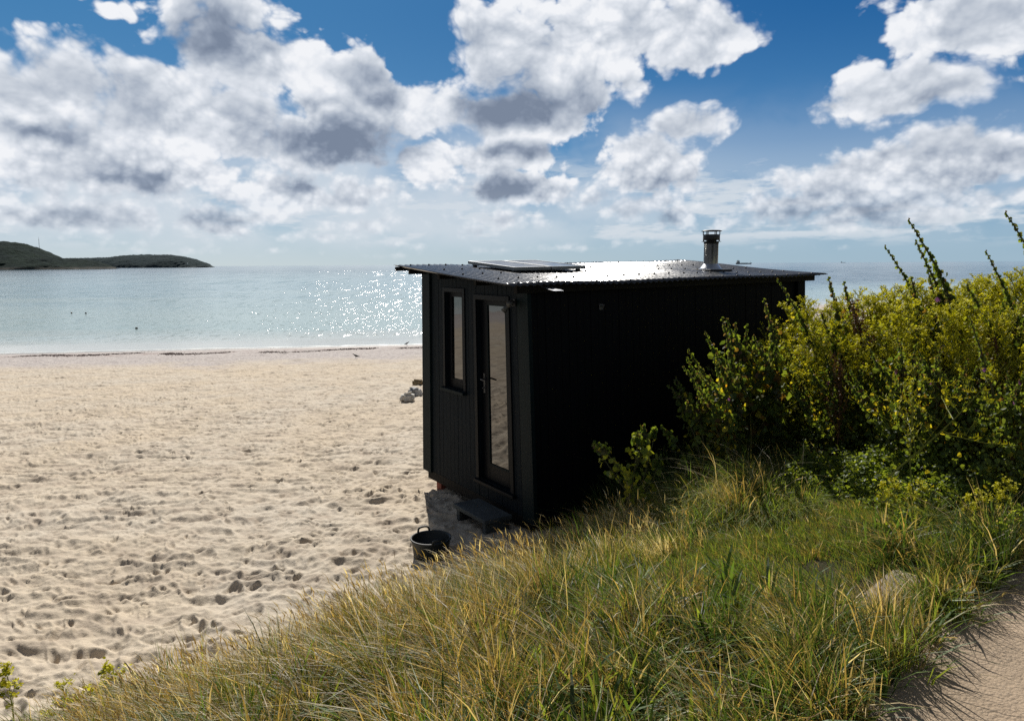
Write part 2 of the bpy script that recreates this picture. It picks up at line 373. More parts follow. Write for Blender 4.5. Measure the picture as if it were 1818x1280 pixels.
# ------------------------------------------------------------------ sea
def make_sea():
    an = np.linspace(-89.9, 89.9, 420)*math.pi/180
    r = np.exp(np.linspace(math.log(22), math.log(90000), 420))
    Rr, An = np.meshgrid(r, an, indexing='ij'); x = (Rr*np.sin(An)).ravel(); y = (Rr*np.cos(An)).ravel(); D = y-shore_y(x)
    z = .05*np.exp(-((D-4.5)/1.3)**2)*(.4+fbm(x*.15, y*.05, 2, 8))+.05*np.exp(-((D-11)/2.0)**2)*fbm(x*.12+9, y*.05, 2, 4)
    n, m = len(r), len(an); I = np.arange(n*m).reshape(n, m)
    q = np.stack((I[:-1, :-1], I[:-1, 1:], I[1:, 1:], I[1:, :-1]), -1).reshape(-1, 4)
    m_, t = new_mat("sea_water"); p = t.p
    at = t.new('ShaderNodeAttribute', attribute_name='off'); D_ = at.outputs['Fac']
    sep = t.new('ShaderNodeSeparateXYZ'); t.link(t.obj, sep.inputs[0]); X, Y = sep.outputs[0], sep.outputs[1]
    n1 = t.noise(t.vmath('MULTIPLY', t.obj, (.5, 2.0, 1)), .02, 4, .6)
    Dn = t.math('MULTIPLY', D_, t.ramp(n1, .3, .7, .6, 1.5))
    c = t.mix(t.ramp(Dn, 1, 16), (.55, .57, .53, 1), (.40, .52, .51, 1))
    c = t.mix(t.ramp(Dn, 20, 130), c, (.26, .40, .44, 1))
    c = t.mix(t.ramp(Dn, 120, 900), c, (.035, .105, .15, 1))
    # bay's open side: deeper water, plus reflected blue sky put into the colour
    open_ = t.ramp(t.math('ARCTAN2', X, Y), .05, .30)
    c = t.mix(t.math('MULTIPLY', open_, t.ramp(D_, 30, 120)), c, (.02, .075, .125, 1))
    foam = t.math('MULTIPLY', t.ramp(D_, 1.1, .2), t.ramp(t.noise(t.vmath('MULTIPLY', t.obj, (.35, 2.5, 1)), 1.6, 6, .7), .42, .62))
    c = t.mix(t.math('MULTIPLY', foam, .8), c, (.62, .63, .62, 1))
    t.link(c, p.inputs['Base Color']); p.inputs['IOR'].default_value = 1.333
    t.link(t.ramp(foam, 0, 1, .10, .8), p.inputs['Roughness'])
    w1 = t.noise(t.vmath('MULTIPLY', t.obj, (.55, 1.0, 1)), .9, 3, .6); w2 = t.noise(t.vmath('MULTIPLY', t.obj, (.7, 1, 1)), 5.0, 6, .68)
    w3 = t.noise(t.vmath('MULTIPLY', t.obj, (.5, 1, 1)), .06, 3, .5)
    h = t.math('ADD', t.math('MULTIPLY', w1, .16), t.math('MULTIPLY', w2, .045)); h = t.math('ADD', h, t.math('MULTIPLY', w3, .8))
    b = t.new('ShaderNodeBump'); b.inputs['Distance'].default_value = 1.0
    t.link(t.ramp(D_, 1, 12, .15, .75), b.inputs['Strength'])
    t.link(h, b.inputs['Height'])
    # small tilted wavelets that flash when they face the sun
    tilt = None
    for sx, sy, d0, d1, d2, d3 in ((9.0, 1.3, 3, 8, 40, 70), (4.2, .28, 36, 66, 140, 220), (1.7, .05, 130, 200, 500, 900)):
        v = t.new('ShaderNodeTexVoronoi'); v.voronoi_dimensions = '2D'; v.feature = 'F1'; v.inputs['Scale'].default_value = 1.0; t.link(t.vmath('MULTIPLY', t.obj, (sx, sy, 1)), v.inputs['Vector'])
        sv = t.new('ShaderNodeSeparateColor'); t.link(v.outputs['Color'], sv.inputs[0])
        on = t.math('MULTIPLY', t.math('MULTIPLY', t.ramp(D_, d0, d1), t.ramp(D_, d2, d3, 1, 0)), t.math('GREATER_THAN', sv.outputs[2], .87))
        cb = t.new('ShaderNodeCombineXYZ'); t.link(t.math('MULTIPLY', t.math('SUBTRACT', sv.outputs[0], .5), .28), cb.inputs[0]); t.link(t.math('MULTIPLY', t.math('SUBTRACT', .18, sv.outputs[1]), .58), cb.inputs[1])
        w = t.vmath('SCALE', cb.outputs[0], scale=on); tilt = w if tilt is None else t.vmath('ADD', tilt, w)
    t.link(t.vmath('NORMALIZE', t.vmath('ADD', b.outputs[0], tilt)), p.inputs['Normal'])
    o = np_mesh("sea", np.stack((x, y, z), 1), q, attrs={'off': D}, mat=m_, smooth=True)
    setp(o, "calm turquoise bay deepening to blue open sea", None, None, 'structure')
make_sea()

# ------------------------------------------------------------------ grassy bank (soil), path
def make_bank():
    s = np.concatenate((np.linspace(-6, -1.2, 16)[:-1], np.linspace(-1.2, 3.2, 120))); t_ = np.concatenate((np.linspace(-4, 9, 220), np.linspace(9, 26, 40)[1:]))
    S, T = np.meshgrid(s, t_, indexing='ij'); S = S.ravel(); T = T.ravel(); x, y = st2xy(S, T); z = bank_z(S, T)
    z = z-.12*sstep(S, 3.02, 3.2)
    n, m = len(s), len(t_); I = np.arange(n*m).reshape(n, m)
    q = np.stack((I[:-1, :-1], I[:-1, 1:], I[1:, 1:], I[1:, :-1]), -1).reshape(-1, 4)[:, ::-1]
    keep = ~((T[q].max(1) < 2.3) & (S[q].max(1) < .02)); q = q[keep]
    m_, t = new_mat("bank_soil"); p = t.p
    n1 = t.noise(t.obj, 2.2, 6, .65); n2 = t.noise(t.obj, 40, 4, .7)
    c = t.mix(t.ramp(n1, .4, .62), (.050, .040, .026, 1), (.035, .042, .016, 1)); c = t.mix(t.math('MULTIPLY', t.ramp(n2, .5, .75), .5), c, (.11, .085, .06, 1))
    t.link(c, p.inputs['Base Color']); p.inputs['Roughness'].default_value = 1; p.inputs['Specular IOR Level'].default_value = .1
    b = t.new('ShaderNodeBump'); b.inputs['Strength'].default_value = .8; b.inputs['Distance'].default_value = .03; t.link(n2, b.inputs['Height']); t.link(b.outputs[0], p.inputs['Normal'])
    setp(np_mesh("bank_ground", np.stack((x, y, z), 1), q, mat=m_, smooth=True), "dark soil of the grassy bank above the beach", None, None, 'structure')
    # path
    s = np.linspace(2.9, 6.5, 170); t_ = np.concatenate((np.linspace(-4, .5, 30)[:-1], np.linspace(.5, 4.5, 220), np.linspace(4.5, 26, 40)[1:]))
    S, T = np.meshgrid(s, t_, indexing='ij'); S = S.ravel(); T = T.ravel(); x, y = st2xy(S, T)
    z = 3.335+(fbm(x*2, y*2, 4, 41)-.5)*.05+(fbm(x*14, y*14, 3, 44)-.5)*.012
    n, m = len(s), len(t_); I = np.arange(n*m).reshape(n, m)
    q = np.stack((I[:-1, :-1], I[:-1, 1:], I[1:, 1:], I[1:, :-1]), -1).reshape(-1, 4)[:, ::-1]
    m_, t = new_mat("path_grit"); p = t.p
    n1 = t.noise(t.obj, 1.6, 5, .6); n2 = t.noise(t.obj, 60, 5, .75); v = t.voronoi(t.obj, 70, 0, dims='3D', feature='F1')
    c = t.mix(t.ramp(n1, .35, .65), (.43, .33, .235, 1), (.35, .27, .19, 1)); c = t.mix(t.math('MULTIPLY', t.ramp(n2, .48, .7), .6), c, (.25, .195, .145, 1))
    c = t.mix(t.math('MULTIPLY', t.ramp(v, .22, .1), .5), c, (.48, .42, .35, 1))
    t.link(c, p.inputs['Base Color']); p.inputs['Roughness'].default_value = .95; p.inputs['Specular IOR Level'].default_value = .2
    b = t.new('ShaderNodeBump'); b.inputs['Strength'].default_value = .7; b.inputs['Distance'].default_value = .012
    t.link(t.math('ADD', n2, t.math('MULTIPLY', v, -.6)), b.inputs['Height']); t.link(b.outputs[0], p.inputs['Normal'])
    setp(np_mesh("path", np.stack((x, y, z), 1), q, mat=m_, smooth=True), "gritty sand-coloured footpath along the top of the bank", None, None, 'structure')
make_bank()

M_CONC = simple("weathered_concrete", (.36, .33, .29), .9, var=.35, scale=5, bump=.6, bscale=30)
M_STONE = simple("pale_stone", (.23, .19, .15), .9, var=.3, scale=7, bump=.8, bscale=25)
def make_low_wall():
    L = []; n = 90; ts = np.linspace(-4.5, 2.55, n)
    prof = [(-.17, 1.9), (-.17, 2.62), (-.15, 2.645), (.10, 2.65), (.12, 2.63), (.12, 1.9)]
    V = []; R = random.Random(3)
    for t in ts:
        for s, z in prof:
            x, y = st2xy(s+R.uniform(-.008, .008), t); V.append((x, y, z+(R.uniform(-.012, .012) if z > 2 else 0)))
    k = len(prof); q = [(i*k+j, i*k+j+1, (i+1)*k+j+1, (i+1)*k+j) for i in range(n-1) for j in range(k-1)]
    b = MB(); b.add(V, q+[tuple(range(k)), tuple((n-1)*k+j for j in range(k))[::-1]])
    setp(b.build("low_wall", M_CONC), "low grey concrete wall holding the bank above the beach", "wall")
make_low_wall()
def rough_block(name, c, d, rz, mat, seed, sub=3, jit=.05, bev=.16):
    bm = bmesh.new(); bmesh.ops.create_cube(bm, size=1); bmesh.ops.bevel(bm, geom=list(bm.edges), offset=bev, segments=2, affect='EDGES')
    bmesh.ops.subdivide_edges(bm, edges=list(bm.edges), cuts=sub, use_grid_fill=True)
    from mathutils import noise as mn
    for v in bm.verts:
        n = mn.noise_vector(v.co*2.3+Vector((seed*7.1, 0, 0)))*jit*2+mn.noise_vector(v.co*7+Vector((seed, 3, 0)))*jit*.6
        v.co += n; v.co = Vector((v.co.x*d[0], v.co.y*d[1], v.co.z*d[2]))
    b = MB(); b.bm(bm, smooth=True); o = b.build(name, mat); o.location = c; o.rotation_euler = (0, 0, rz); return o
aw = math.atan2(TD[1], TD[0])
for i, (t, ln, sp, lab) in enumerate(((1.40, .56, 2.78, "long flat pale kerb stone in the short grass nearest the path"), (2.18, .28, 2.68, "shorter rough kerb stone continuing the edging into the grass tuft"),
                                      )):
    x, y = st2xy(sp, t); setp(rough_block("kerb_stone", (x, y, 3.318), (ln, .18, .10), aw+.06*(1-2*i), M_STONE, i+2, 3, .018, .05), lab, "kerb stone", "stones edging the path")

# ------------------------------------------------------------------ headlands
def hill_mesh(name, ridge, ywater, depth_m, mat, label, seed, wob=.06):
    # ridge: photograph pixels of the skyline; laid out at its real distance as a rounded hill
    pts = [(at_depth(px, py, ywater+depth_m*.5)) for px, py in ridge]
    xs = np.array([p.x for p in pts]); zs = np.array([p.z for p in pts])
    X = np.linspace(xs[0], xs[-1], 300); Z = np.interp(X, xs, zs)
    Z = np.maximum(Z, .5); q = np.linspace(0, 1, 44)
    XX, Q = np.meshgrid(X, q, indexing='ij'); ZZ = np.repeat(Z[:, None], len(q), 1)
    prof = np.sin(np.clip(Q, 0, 1)*math.pi)**.75
    y = ywater+Q*depth_m*(.35+.65*ZZ/Z.max())+ (fbm(XX.ravel()*.012, Q.ravel()*3, 4, seed).reshape(XX.shape)-.5)*depth_m*.18
    z = ZZ*prof*(1+wob*(fbm(XX.ravel()*.03, y.ravel()*.03, 5, seed+3).reshape(XX.shape)-.5)*2)
    z += (fbm(XX.ravel()*.12, y.ravel()*.12, 3, seed+9).reshape(XX.shape)-.5)*7*prof*np.minimum(1, ZZ/12)
    z[:, 0] = -1; z[:, -1] = -1
    n, m = XX.shape; I = np.arange(n*m).reshape(n, m)
    f = np.stack((I[:-1, :-1], I[1:, :-1], I[1:, 1:], I[:-1, 1:]), -1).reshape(-1, 4)
    o = np_mesh(name, np.stack((XX.ravel(), y.ravel(), z.ravel()), 1), f, mat=mat, smooth=True)
    setp(o, label, None, None, 'structure'); return o
def hill_mat(name, a, b, c, rock):
    m, t = new_mat(name); p = t.p
    n1 = t.noise(t.obj, .012, 6, .65); n2 = t.noise(t.obj, .06, 5, .7)
    col = t.mix(t.ramp(n1, .38, .62), a, b); col = t.mix(t.ramp(n2, .5, .68), col, c)
    sep = t.new('ShaderNodeSeparateXYZ'); t.link(t.obj, sep.inputs[0])
    col = t.mix(t.ramp(t.math('MULTIPLY_ADD', n2, 8.0, sep.outputs[2]), 11, 5), col, rock)
    t.link(col, p.inputs['Base Color']); p.inputs['Roughness'].default_value = 1; p.inputs['Specular IOR Level'].default_value = .05
    b_ = t.new('ShaderNodeBump'); b_.inputs['Strength'].default_value = 1; b_.inputs['Distance'].default_value = 6; t.link(n2, b_.inputs['Height']); t.link(b_.outputs[0], p.inputs['Normal'])
    return m
HM = hill_mat("wooded_hill", (.006, .015, .015, 1), (.011, .023, .017, 1), (.006, .016, .015, 1), (.07, .068, .06, 1))
HM2 = hill_mat("far_hill_haze_tint", (.016, .031, .037, 1), (.022, .038, .042, 1), (.017, .034, .037, 1), (.055, .065, .07, 1))  # paler and bluer: distance haze put into the base colours
hill_mesh("near_headland", [(-330, 440), (-200, 425), (-90, 436), (0, 431), (18, 429.5), (40, 432), (60, 439), (85, 446), (100, 452), (115, 458), (140, 459.5), (175, 460.5), (205, 464), (225, 469), (240, 474), (250, 477)], 1500, 500, HM,
          "dark wooded headland nearer the beach", 3)
hill_mesh("far_headland", [(60, 462), (120, 459), (165, 458.5), (212, 457.5), (235, 453.5), (262, 451.5), (275, 453.5), (296, 452.5), (330, 456), (352, 460), (372, 465), (383, 470), (388, 473)], 3100, 500, HM2,
          "far headland tinted blue-green for haze, tapering into the sea", 8)
M_WHITE = simple("white_paint", (.8, .8, .78), .5, var=.08)
M_DKSTEEL = simple("dark_steel", (.05, .05, .05), .5, var=.1)
def lighthouse():
    p = at_depth(333, 471, 3120); r = empty("lighthouse", (p.x, p.y, 6))
    setp(r, "tiny white lighthouse on the tip of the far headland", "lighthouse")
    b = MB(); b.lathe([(3.0, -4), (2.8, 0), (2.2, 9), (2.6, 9.2), (2.6, 9.8), (0, 9.8)], 20); b.build("tower", M_WHITE, r)
    b = MB(); b.lathe([(1.5, 9.8), (1.5, 12), (1.7, 12.1), (0.2, 13.6), (0, 13.6)], 16); b.build("lantern", M_WHITE, r)
    b = MB(); b.box((-11, -2, -4), (-3, 2, 2.5)); b.add([(-11, -2.2, 2.5), (-3, -2.2, 2.5), (-3, 2.2, 2.5), (-11, 2.2, 2.5), (-11, 0, 4.5), (-3, 0, 4.5)], [(0, 1, 5, 4), (2, 3, 4, 5), (0, 4, 3), (1, 2, 5)])
    b.build("keepers_house", M_WHITE, r)
    b = MB(); b.box((3, -2, -4), (9, 2, 2)); b.build("outbuilding", M_WHITE, r)
lighthouse()
def mast():
    p = at_depth(70, 441, 1750); r = empty("radio_mast", (p.x, p.y, p.z-6)); setp(r, "thin radio mast on the skyline of the wooded headland", "mast")
    b = MB()
    for k in range(3):
        a = k*2*math.pi/3; b.tube([(.7*math.cos(a), .7*math.sin(a), 0), (.3*math.cos(a), .3*math.sin(a), 29)], .10, 5)
    for z in range(1, 29, 2):
        for k in range(3):
            a, c = k*2*math.pi/3, (k+1)*2*math.pi/3; b.tube([(.6*math.cos(a), .6*math.sin(a), z), (.55*math.cos(c), .55*math.sin(c), z+2)], .07, 4)
    b.build("lattice_tower", M_DKSTEEL, r); b = MB(); b.tube([(0, 0, 29), (0, 0, 33)], .1, 5); b.build("aerial", M_DKSTEEL, r)
mast()

# ------------------------------------------------------------------ ships
M_HULL = simple("ship_hull_paint", (.02, .035, .05), .5, var=.15, scale=.1); M_SHIPW = simple("ship_upperworks", (.40, .42, .42), .5, var=.15, scale=.2)
def ship(px, y, L, label, deck=True):
    p = at_depth(px, 468, y); r = empty("cargo_ship", (p.x, p.y, 0)); setp(r, label, "ship", "ships on the horizon")
    k = L/66; b = MB(); st = [(-33, 4.5, 4.6), (-30, 5.5, 4.2), (-10, 5.8, 3.6), (18, 5.8, 3.8), (27, 4, 5.0), (32, 1.2, 5.8), (33.5, .2, 6.0)]
    V = []; F = []
    for x, w, z in st: V += [(x*k, -w*k, z*k), (x*k, w*k, z*k), (x*k-(.0 if x < 25 else 2*k), w*.7*k, -1.5*k), (x*k-(.0 if x < 25 else 2*k), -w*.7*k, -1.5*k)]
    for i in range(len(st)-1):
        for j in range(4): F.append((i*4+j, i*4+(j+1) % 4, (i+1)*4+(j+1) % 4, (i+1)*4+j))
    F += [(0, 1, 2, 3), tuple((len(st)-1)*4+j for j in (3, 2, 1, 0))]; b.add(V, F); b.build("hull", M_HULL, r)
    b = MB(); b.box((-31*k, -5*k, 4*k), (-17*k, 5*k, 8.5*k), 0, .2*k); b.box((-29*k, -4.5*k, 8.5*k), (-19*k, 4.5*k, 12*k), 0, .2*k); b.box((-26*k, -5.2*k, 12*k), (-19.5*k, 5.2*k, 14.6*k), 0, .2*k)
    b.build("superstructure", M_SHIPW, r)
    b = MB(); b.lathe([(1.4*k, 12*k), (1.1*k, 16.5*k), (0, 16.5*k)], 12, (-28*k, 0, 0)); b.build("funnel", M_HULL, r)
    for x, z0, z1 in ((-23, 14.6, 19), (28.5, 5.5, 13)):
        b = MB(); b.tube([(x*k, 0, z0*k), (x*k, 0, z1*k)], .25*k, 6); b.tube([(x*k, -1.5*k, (z1-1.5)*k), (x*k, 1.5*k, (z1-1.5)*k)], .15*k, 5); b.build("mast", M_HULL, r)
    b = MB(); b.box((-12*k, -4*k, 3.6*k), (17*k, 4*k, 5.0*k), 0, .1*k); b.build("hatch_cover", M_HULL, r)
    return r
ship(1320.5, 3300, 70, "dark cargo ship with pale bridge, seen beyond the hut chimney")
ship(1497, 9500, 62, "very faint ship, a speck on the open horizon right of the hut")
# ------------------------------------------------------------------ black hut
HN, HZ = (.203, 6.821), 2.28
HU, HV, HW, HL = (-.547, .837), (.837, .547), 2.31, 4.15
def hut2w(v, u, z=0): return Vector((HN[0]+v*HV[0]+u*HU[0], HN[1]+v*HV[1]+u*HU[1], z))
def lean(p):                             # the old walls splay a little towards their feet
    u = p.y; z = p.z-.25; k = min(max(u/HW, 0), 1)
    return Vector((p.x, u+z*(.05*(1-k)-.033*k), p.z))
def roof_z(u, v): return 4.809-HZ+.047*(v+.34)/4.687+(u+.12)/2.48*.183
def black_wood(name, c, rough=.7):
    m, t = new_mat(name); p = t.p
    n = t.noise(t.vmath('MULTIPLY', t.obj, (14, 14, 1.2)), 3, 5, .6)
    t.link(t.vmath('SCALE', c, scale=t.ramp(n, .3, .7, .65, 1.4, False)), p.inputs['Base Color'])
    p.inputs['Roughness'].default_value = rough; p.inputs['Specular IOR Level'].default_value = .12
    b = t.new('ShaderNodeBump'); b.inputs['Strength'].default_value = .25; b.inputs['Distance'].default_value = .004; t.link(n, b.inputs['Height']); t.link(b.outputs[0], p.inputs['Normal'])
    return m
M_BLK = black_wood("black_tarred_boards", (.0022, .0026, .004))
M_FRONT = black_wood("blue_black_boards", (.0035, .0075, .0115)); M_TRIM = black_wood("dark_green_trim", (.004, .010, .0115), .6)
M_JOIN = black_wood("black_joinery", (.002, .003, .005), .5)
M_BEAM = black_wood("dark_beam", (.010, .009, .008))
def glass_mat():
    m, t = new_mat("dark_window_glass"); p = t.p
    p.inputs['Base Color'].default_value = (.006, .007, .008, 1); p.inputs['Roughness'].default_value = .02; p.inputs['IOR'].default_value = 2.1; p.inputs['Specular IOR Level'].default_value = .5
    b = t.new('ShaderNodeBump'); b.inputs['Strength'].default_value = .05; b.inputs['Distance'].default_value = .02; t.link(t.noise(t.obj, 2.5, 2, .5), b.inputs['Height']); t.link(b.outputs[0], p.inputs['Normal'])
    return m
M_GLASS = glass_mat()
M_ALU = simple("aluminium", (.55, .56, .58), .35, 1.0, var=.1); M_STEEL = simple("stainless_flue", (.50, .50, .47), .28, 1.0, var=.25, scale=6, stretch=(3, 3, .4))
M_BLKMET = simple("black_metal", (.012, .012, .013), .5, .0, var=.2); M_BRICK = simple("red_brick", (.20, .055, .035), .9, var=.3, bump=.4)
def roof_mat():
    m, t = new_mat("grey_corrugated_sheet"); p = t.p
    n = t.noise(t.vmath('MULTIPLY', t.obj, (1, .25, 1)), 3.0, 6, .65); n2 = t.noise(t.obj, 30, 4, .7)
    c = t.mix(t.ramp(n, .35, .65), (.030, .034, .042, 1), (.050, .054, .062, 1)); c = t.mix(t.math('MULTIPLY', t.ramp(n2, .55, .75), .5), c, (.12, .11, .10, 1))
    t.link(c, p.inputs['Base Color']); t.link(t.ramp(n2, .3, .7, .11, .18), p.inputs['Roughness']); p.inputs['Specular IOR Level'].default_value = .32
    return m
M_ROOF = roof_mat()
def solar_mat():
    m, t = new_mat("solar_cells"); p = t.p
    br = t.new('ShaderNodeTexBrick'); br.offset = 0; t.link(t.obj, br.inputs['Vector']); br.inputs['Scale'].default_value = 1; br.inputs['Brick Width'].default_value = .115; br.inputs['Row Height'].default_value = .115
    br.inputs['Mortar Size'].default_value = .003; br.inputs['Color1'].default_value = (.012, .018, .035, 1); br.inputs['Color2'].default_value = (.014, .022, .042, 1); br.inputs['Mortar'].default_value = (.10, .11, .12, 1)
    t.link(br.outputs[0], p.inputs['Base Color']); p.inputs['Roughness'].default_value = .12; return m
M_SOLAR = solar_mat(); M_FRAME = simple("grey_panel_frame", (.17, .18, .19), .4, 1.0, var=.1)

def build_hut():
    r = empty("beach_hut", (HN[0], HN[1], HZ), math.atan2(HV[1], HV[0]))
    setp(r, "black timber beach hut with corrugated roof standing at the edge of the sand", "hut")
    zb = .25; R = random.Random(5)
    def top(u, v): return roof_z(u, v)-.012
    def wallbox(b, x0, x1, y0, y1, z0, ztop=None, m=0):             # ztop None: cut to the slope of the roof
        def zt(x, y): return top(y, x)-.05 if ztop is None else ztop
        V = [(x0, y0, z0), (x1, y0, z0), (x1, y1, z0), (x0, y1, z0), (x0, y0, zt(x0, y0)), (x1, y0, zt(x1, y0)), (x1, y1, zt(x1, y1)), (x0, y1, zt(x0, y1))]
        b.add(V, [(3, 2, 1, 0), (4, 5, 6, 7), (0, 1, 5, 4), (1, 2, 6, 5), (2, 3, 7, 6), (3, 0, 4, 7)], m)
    DO = (.385, 1.02, .44, 2.36); WO = (1.33, 1.77, 1.34, 2.42)      # door and window openings: u0,u1,z0,z1
    # front wall: vertical boards, cut round the openings
    b = MB(); u = .02
    while u < HW-.02:
        w = min(.092, HW-.02-u); x0 = R.uniform(0, .003); segs = [(zb, None)]
        for (a0, a1, c0, c1) in (DO, WO):
            lo, hi = max(u, a0), min(u+w, a1)
            if hi-lo > .001:
                if lo > u+.004: wallbox(b, x0, .03, u, lo, c0, c1)
                if hi < u+w-.004: wallbox(b, x0, .03, hi, u+w-.004, c0, c1)
                segs = [(zb, c0), (c1, None)]
        for z0, z1 in segs: wallbox(b, x0, .03, u, u+w-.006, z0, z1)
        u += w
    # lining behind the boards
    for (a, c, z0, z1) in ((.03, DO[0], zb, None), (DO[0], DO[1], zb, DO[2]), (DO[0], DO[1], DO[3], None), (DO[1], WO[0], zb, None), (WO[0], WO[1], zb, WO[2]), (WO[0], WO[1], WO[3], None), (WO[1], HW-.03, zb, None)):
        wallbox(b, .031, .09, a, c, z0, z1)
    b.build("front_wall", M_FRONT, r, lean)
    def boards_v(name, y0, y1, x0, x1, mat, n):                      # walls along the length
        b = MB(); w = (x1-x0)/n
        for i in range(n):
            d = R.uniform(0, .004); sgn = -1 if y0 < .5 else 1
            if sgn < 0: wallbox(b, x0+i*w, x0+(i+1)*w-.005, y0-d, y1-.02, zb)
            else: wallbox(b, x0+i*w, x0+(i+1)*w-.005, y0+.02, y1+d, zb)
        wallbox(b, x0, x1, y0+.021 if y0 < .5 else y0, y1 if y0 < .5 else y1-.021-.0, zb+.01)
        b.build(name, mat, r, lean)
    boards_v("long_wall", 0, .045, .02, HL-.02, M_BLK, 44); boards_v("long_wall", HW-.045, HW, .02, HL-.02, M_BLK, 44)
    b = MB()
    for i in range(24):
        w = (HW-.1)/24; wallbox(b, HL-.03, HL-R.uniform(0, .004), .05+i*w, .05+(i+1)*w-.005, zb)
    wallbox(b, HL-.06, HL-.031, .05, HW-.05, zb+.01); b.build("end_wall", M_BLK, r, lean)
    for (x0, x1, y0, y1) in ((-.024, -.002, -.016, .155), (-.024, .02, -.040, -.0175), (-.024, -.002, HW-.165, HW+.016), (-.024, .09, HW+.017, HW+.04), (HL+.001, HL+.022, -.016, .12), (HL-.12, HL+.022, -.04, -.0175)):
        b = MB(); wallbox(b, x0, x1, y0, y1, zb-.02); b.build("corner_board", M_TRIM if x0 < 1 else M_BLK, r, lean)
    b = MB(); b.box((.0, .05, zb-.11), (.10, HW-.05, zb-.002), 0, .004); b.box((HL-.12, .05, zb-.11), (HL-.02, HW-.05, zb-.002), 0, .004)
    b.box((.101, .03, zb-.10), (HL-.121, .12, zb-.003)); b.box((.101, HW-.12, zb-.10), (HL-.121, HW-.03, zb-.003)); b.box((.1, .12, zb-.03), (HL-.12, HW-.12, zb+.02))
    b.build("floor_frame", M_BEAM, r, lean)
    for (v, u, mt) in ((.18, 2.12, M_BRICK), (.2, .2, M_CONC), (2.0, 2.1, M_CONC), (3.9, 2.1, M_CONC), (2.0, .2, M_CONC)):
        b = MB(); z0 = float(sand_base(np.array(hut2w(v, u).x), np.array(hut2w(v, u).y)))-HZ-.12
        b.box((v-.11, u-.06, z0), (v+.11, u+.06, zb-.112), 0, .006); o = b.build("foundation_block", mt, r)
        if mt == M_BRICK: o['label'] = "red brick foundation block"
    # door
    e = MB(); d0, d1, dz0, dz1 = DO
    e.box((-.012, d0-.055, dz0-.01), (-.001, d0+.0, dz1+.05), 0, .002); e.box((-.012, d1, dz0-.01), (-.001, d1+.055, dz1+.05), 0, .002); e.box((-.012, d0+.0005, dz1), (-.001, d1-.0005, dz1+.05), 0, .002)
    gu0, gu1, gz0, gz1 = .50, .888, .61, 2.315; x0, x1 = .050, .088
    f = MB(); f.box((x0, d0+.002, dz0+.002), (x1, gu0, dz1-.002), 0, .003); f.box((x0, gu1, dz0+.002), (x1, d1-.002, dz1-.002), 0, .003)
    f.box((x0, gu0+.0005, dz0+.002), (x1, gu1-.0005, gz0), 0, .003); f.box((x0, gu0+.0005, gz1), (x1, gu1-.0005, dz1-.002), 0, .003)
    door = f.build("door", M_JOIN, r, lean)
    e.build("door_frame", M_JOIN, door, lean)
    b = MB(); b.box((x0+.012, gu0-.004, gz0-.004), (x0+.02, gu1+.004, gz1+.004)); b.build("pane", M_GLASS, door, lean)
    b = MB(); b.box((x0+.001, gu0, gz0), (x0+.011, gu0+.014, gz1)); b.box((x0+.001, gu1-.014, gz0), (x0+.011, gu1, gz1)); b.box((x0+.001, gu0+.0145, gz0), (x0+.011, gu1-.0145, gz0+.014)); b.box((x0+.001, gu0+.0145, gz1-.014), (x0+.011, gu1-.0145, gz1))
    b.build("glazing_bead", M_TRIM, door, lean)
    b = MB(); hz = 1.48; b.box((x0-.008, .94, hz-.11), (x0-.001, .975, hz+.10), 0, .004); b.tube([(x0-.008, .957, hz+.04), (x0-.05, .957, hz+.04), (x0-.053, .945, hz+.04), (x0-.053, .85, hz+.035)], .009, 8)
    b.lathe([(.011, 0), (.011, .012), (0, .012)], 10, (x0-.02, .957, hz-.06)); b.build("door_handle", M_DKSTEEL, door, lean)
    b = MB(); b.box((-.045, .30, .395), (.05, 1.08, .432), 0, .006); b.build("threshold", M_JOIN, door, lean)
    # window
    w0, w1, wz0, wz1 = WO; f = MB(); x0, x1 = .040, .085; g0, g1, h0, h1 = 1.44, 1.685, 1.445, 2.365
    f.box((x0, w0+.001, wz0+.001), (x1, g0, wz1-.001), 0, .003); f.box((x0, g1, wz0+.001), (x1, w1-.001, wz1-.001), 0, .003); f.box((x0, g0+.0005, wz0+.001), (x1, g1-.0005, h0), 0, .003); f.box((x0, g0+.0005, h1), (x1, g1-.0005, wz1-.001), 0, .003)
    win = f.build("window", M_JOIN, r, lean)
    b = MB(); b.box((x0+.012, g0-.004, h0-.004), (x0+.02, g1+.004, h1+.004)); b.build("pane", M_GLASS, win, lean)
    b = MB(); b.box((-.055, 1.27, 1.30), (.039, 1.83, 1.335), 0, .006); b.build("sill", M_TRIM, win, lean)
    b = MB()
    b.box((-.012, w0-.05, wz0-.003), (-.001, w0, wz1+.045), 0, .002); b.box((-.012, w1, wz0-.003), (-.001, w1+.05, wz1+.045), 0, .002); b.box((-.012, w0+.0005, wz1), (-.001, w1-.0005, wz1+.045), 0, .002); b.build("window_frame", M_JOIN, win, lean)
    # roof: corrugated sheets with screws in rows
    v0, v1, u0, u1, per, amp = -.34, 4.347, -.12, 2.36, .076, .009
    nv = int((v1-v0)/per*10); vs = np.linspace(v0, v1, nv+1); us = np.linspace(u0, u1, 15); VV, UU = np.meshgrid(vs, us, indexing='ij')
    def sheet_z(v, u): return roof_z(u, v)+amp*np.cos(2*np.pi*(v-v0)/per)+.010*np.sin(u*2.3)*np.sin(v*1.1)+.006*np.sin(v*2.9+1)-.004*(np.floor((v-v0)/.76) % 2)
    Z = sheet_z(VV, UU); n, m = VV.shape; I = np.arange(n*m).reshape(n, m)
    q = np.stack((I[:-1, :-1], I[1:, :-1], I[1:, 1:], I[:-1, 1:]), -1).reshape(-1, 4); off = n*m
    rim = []
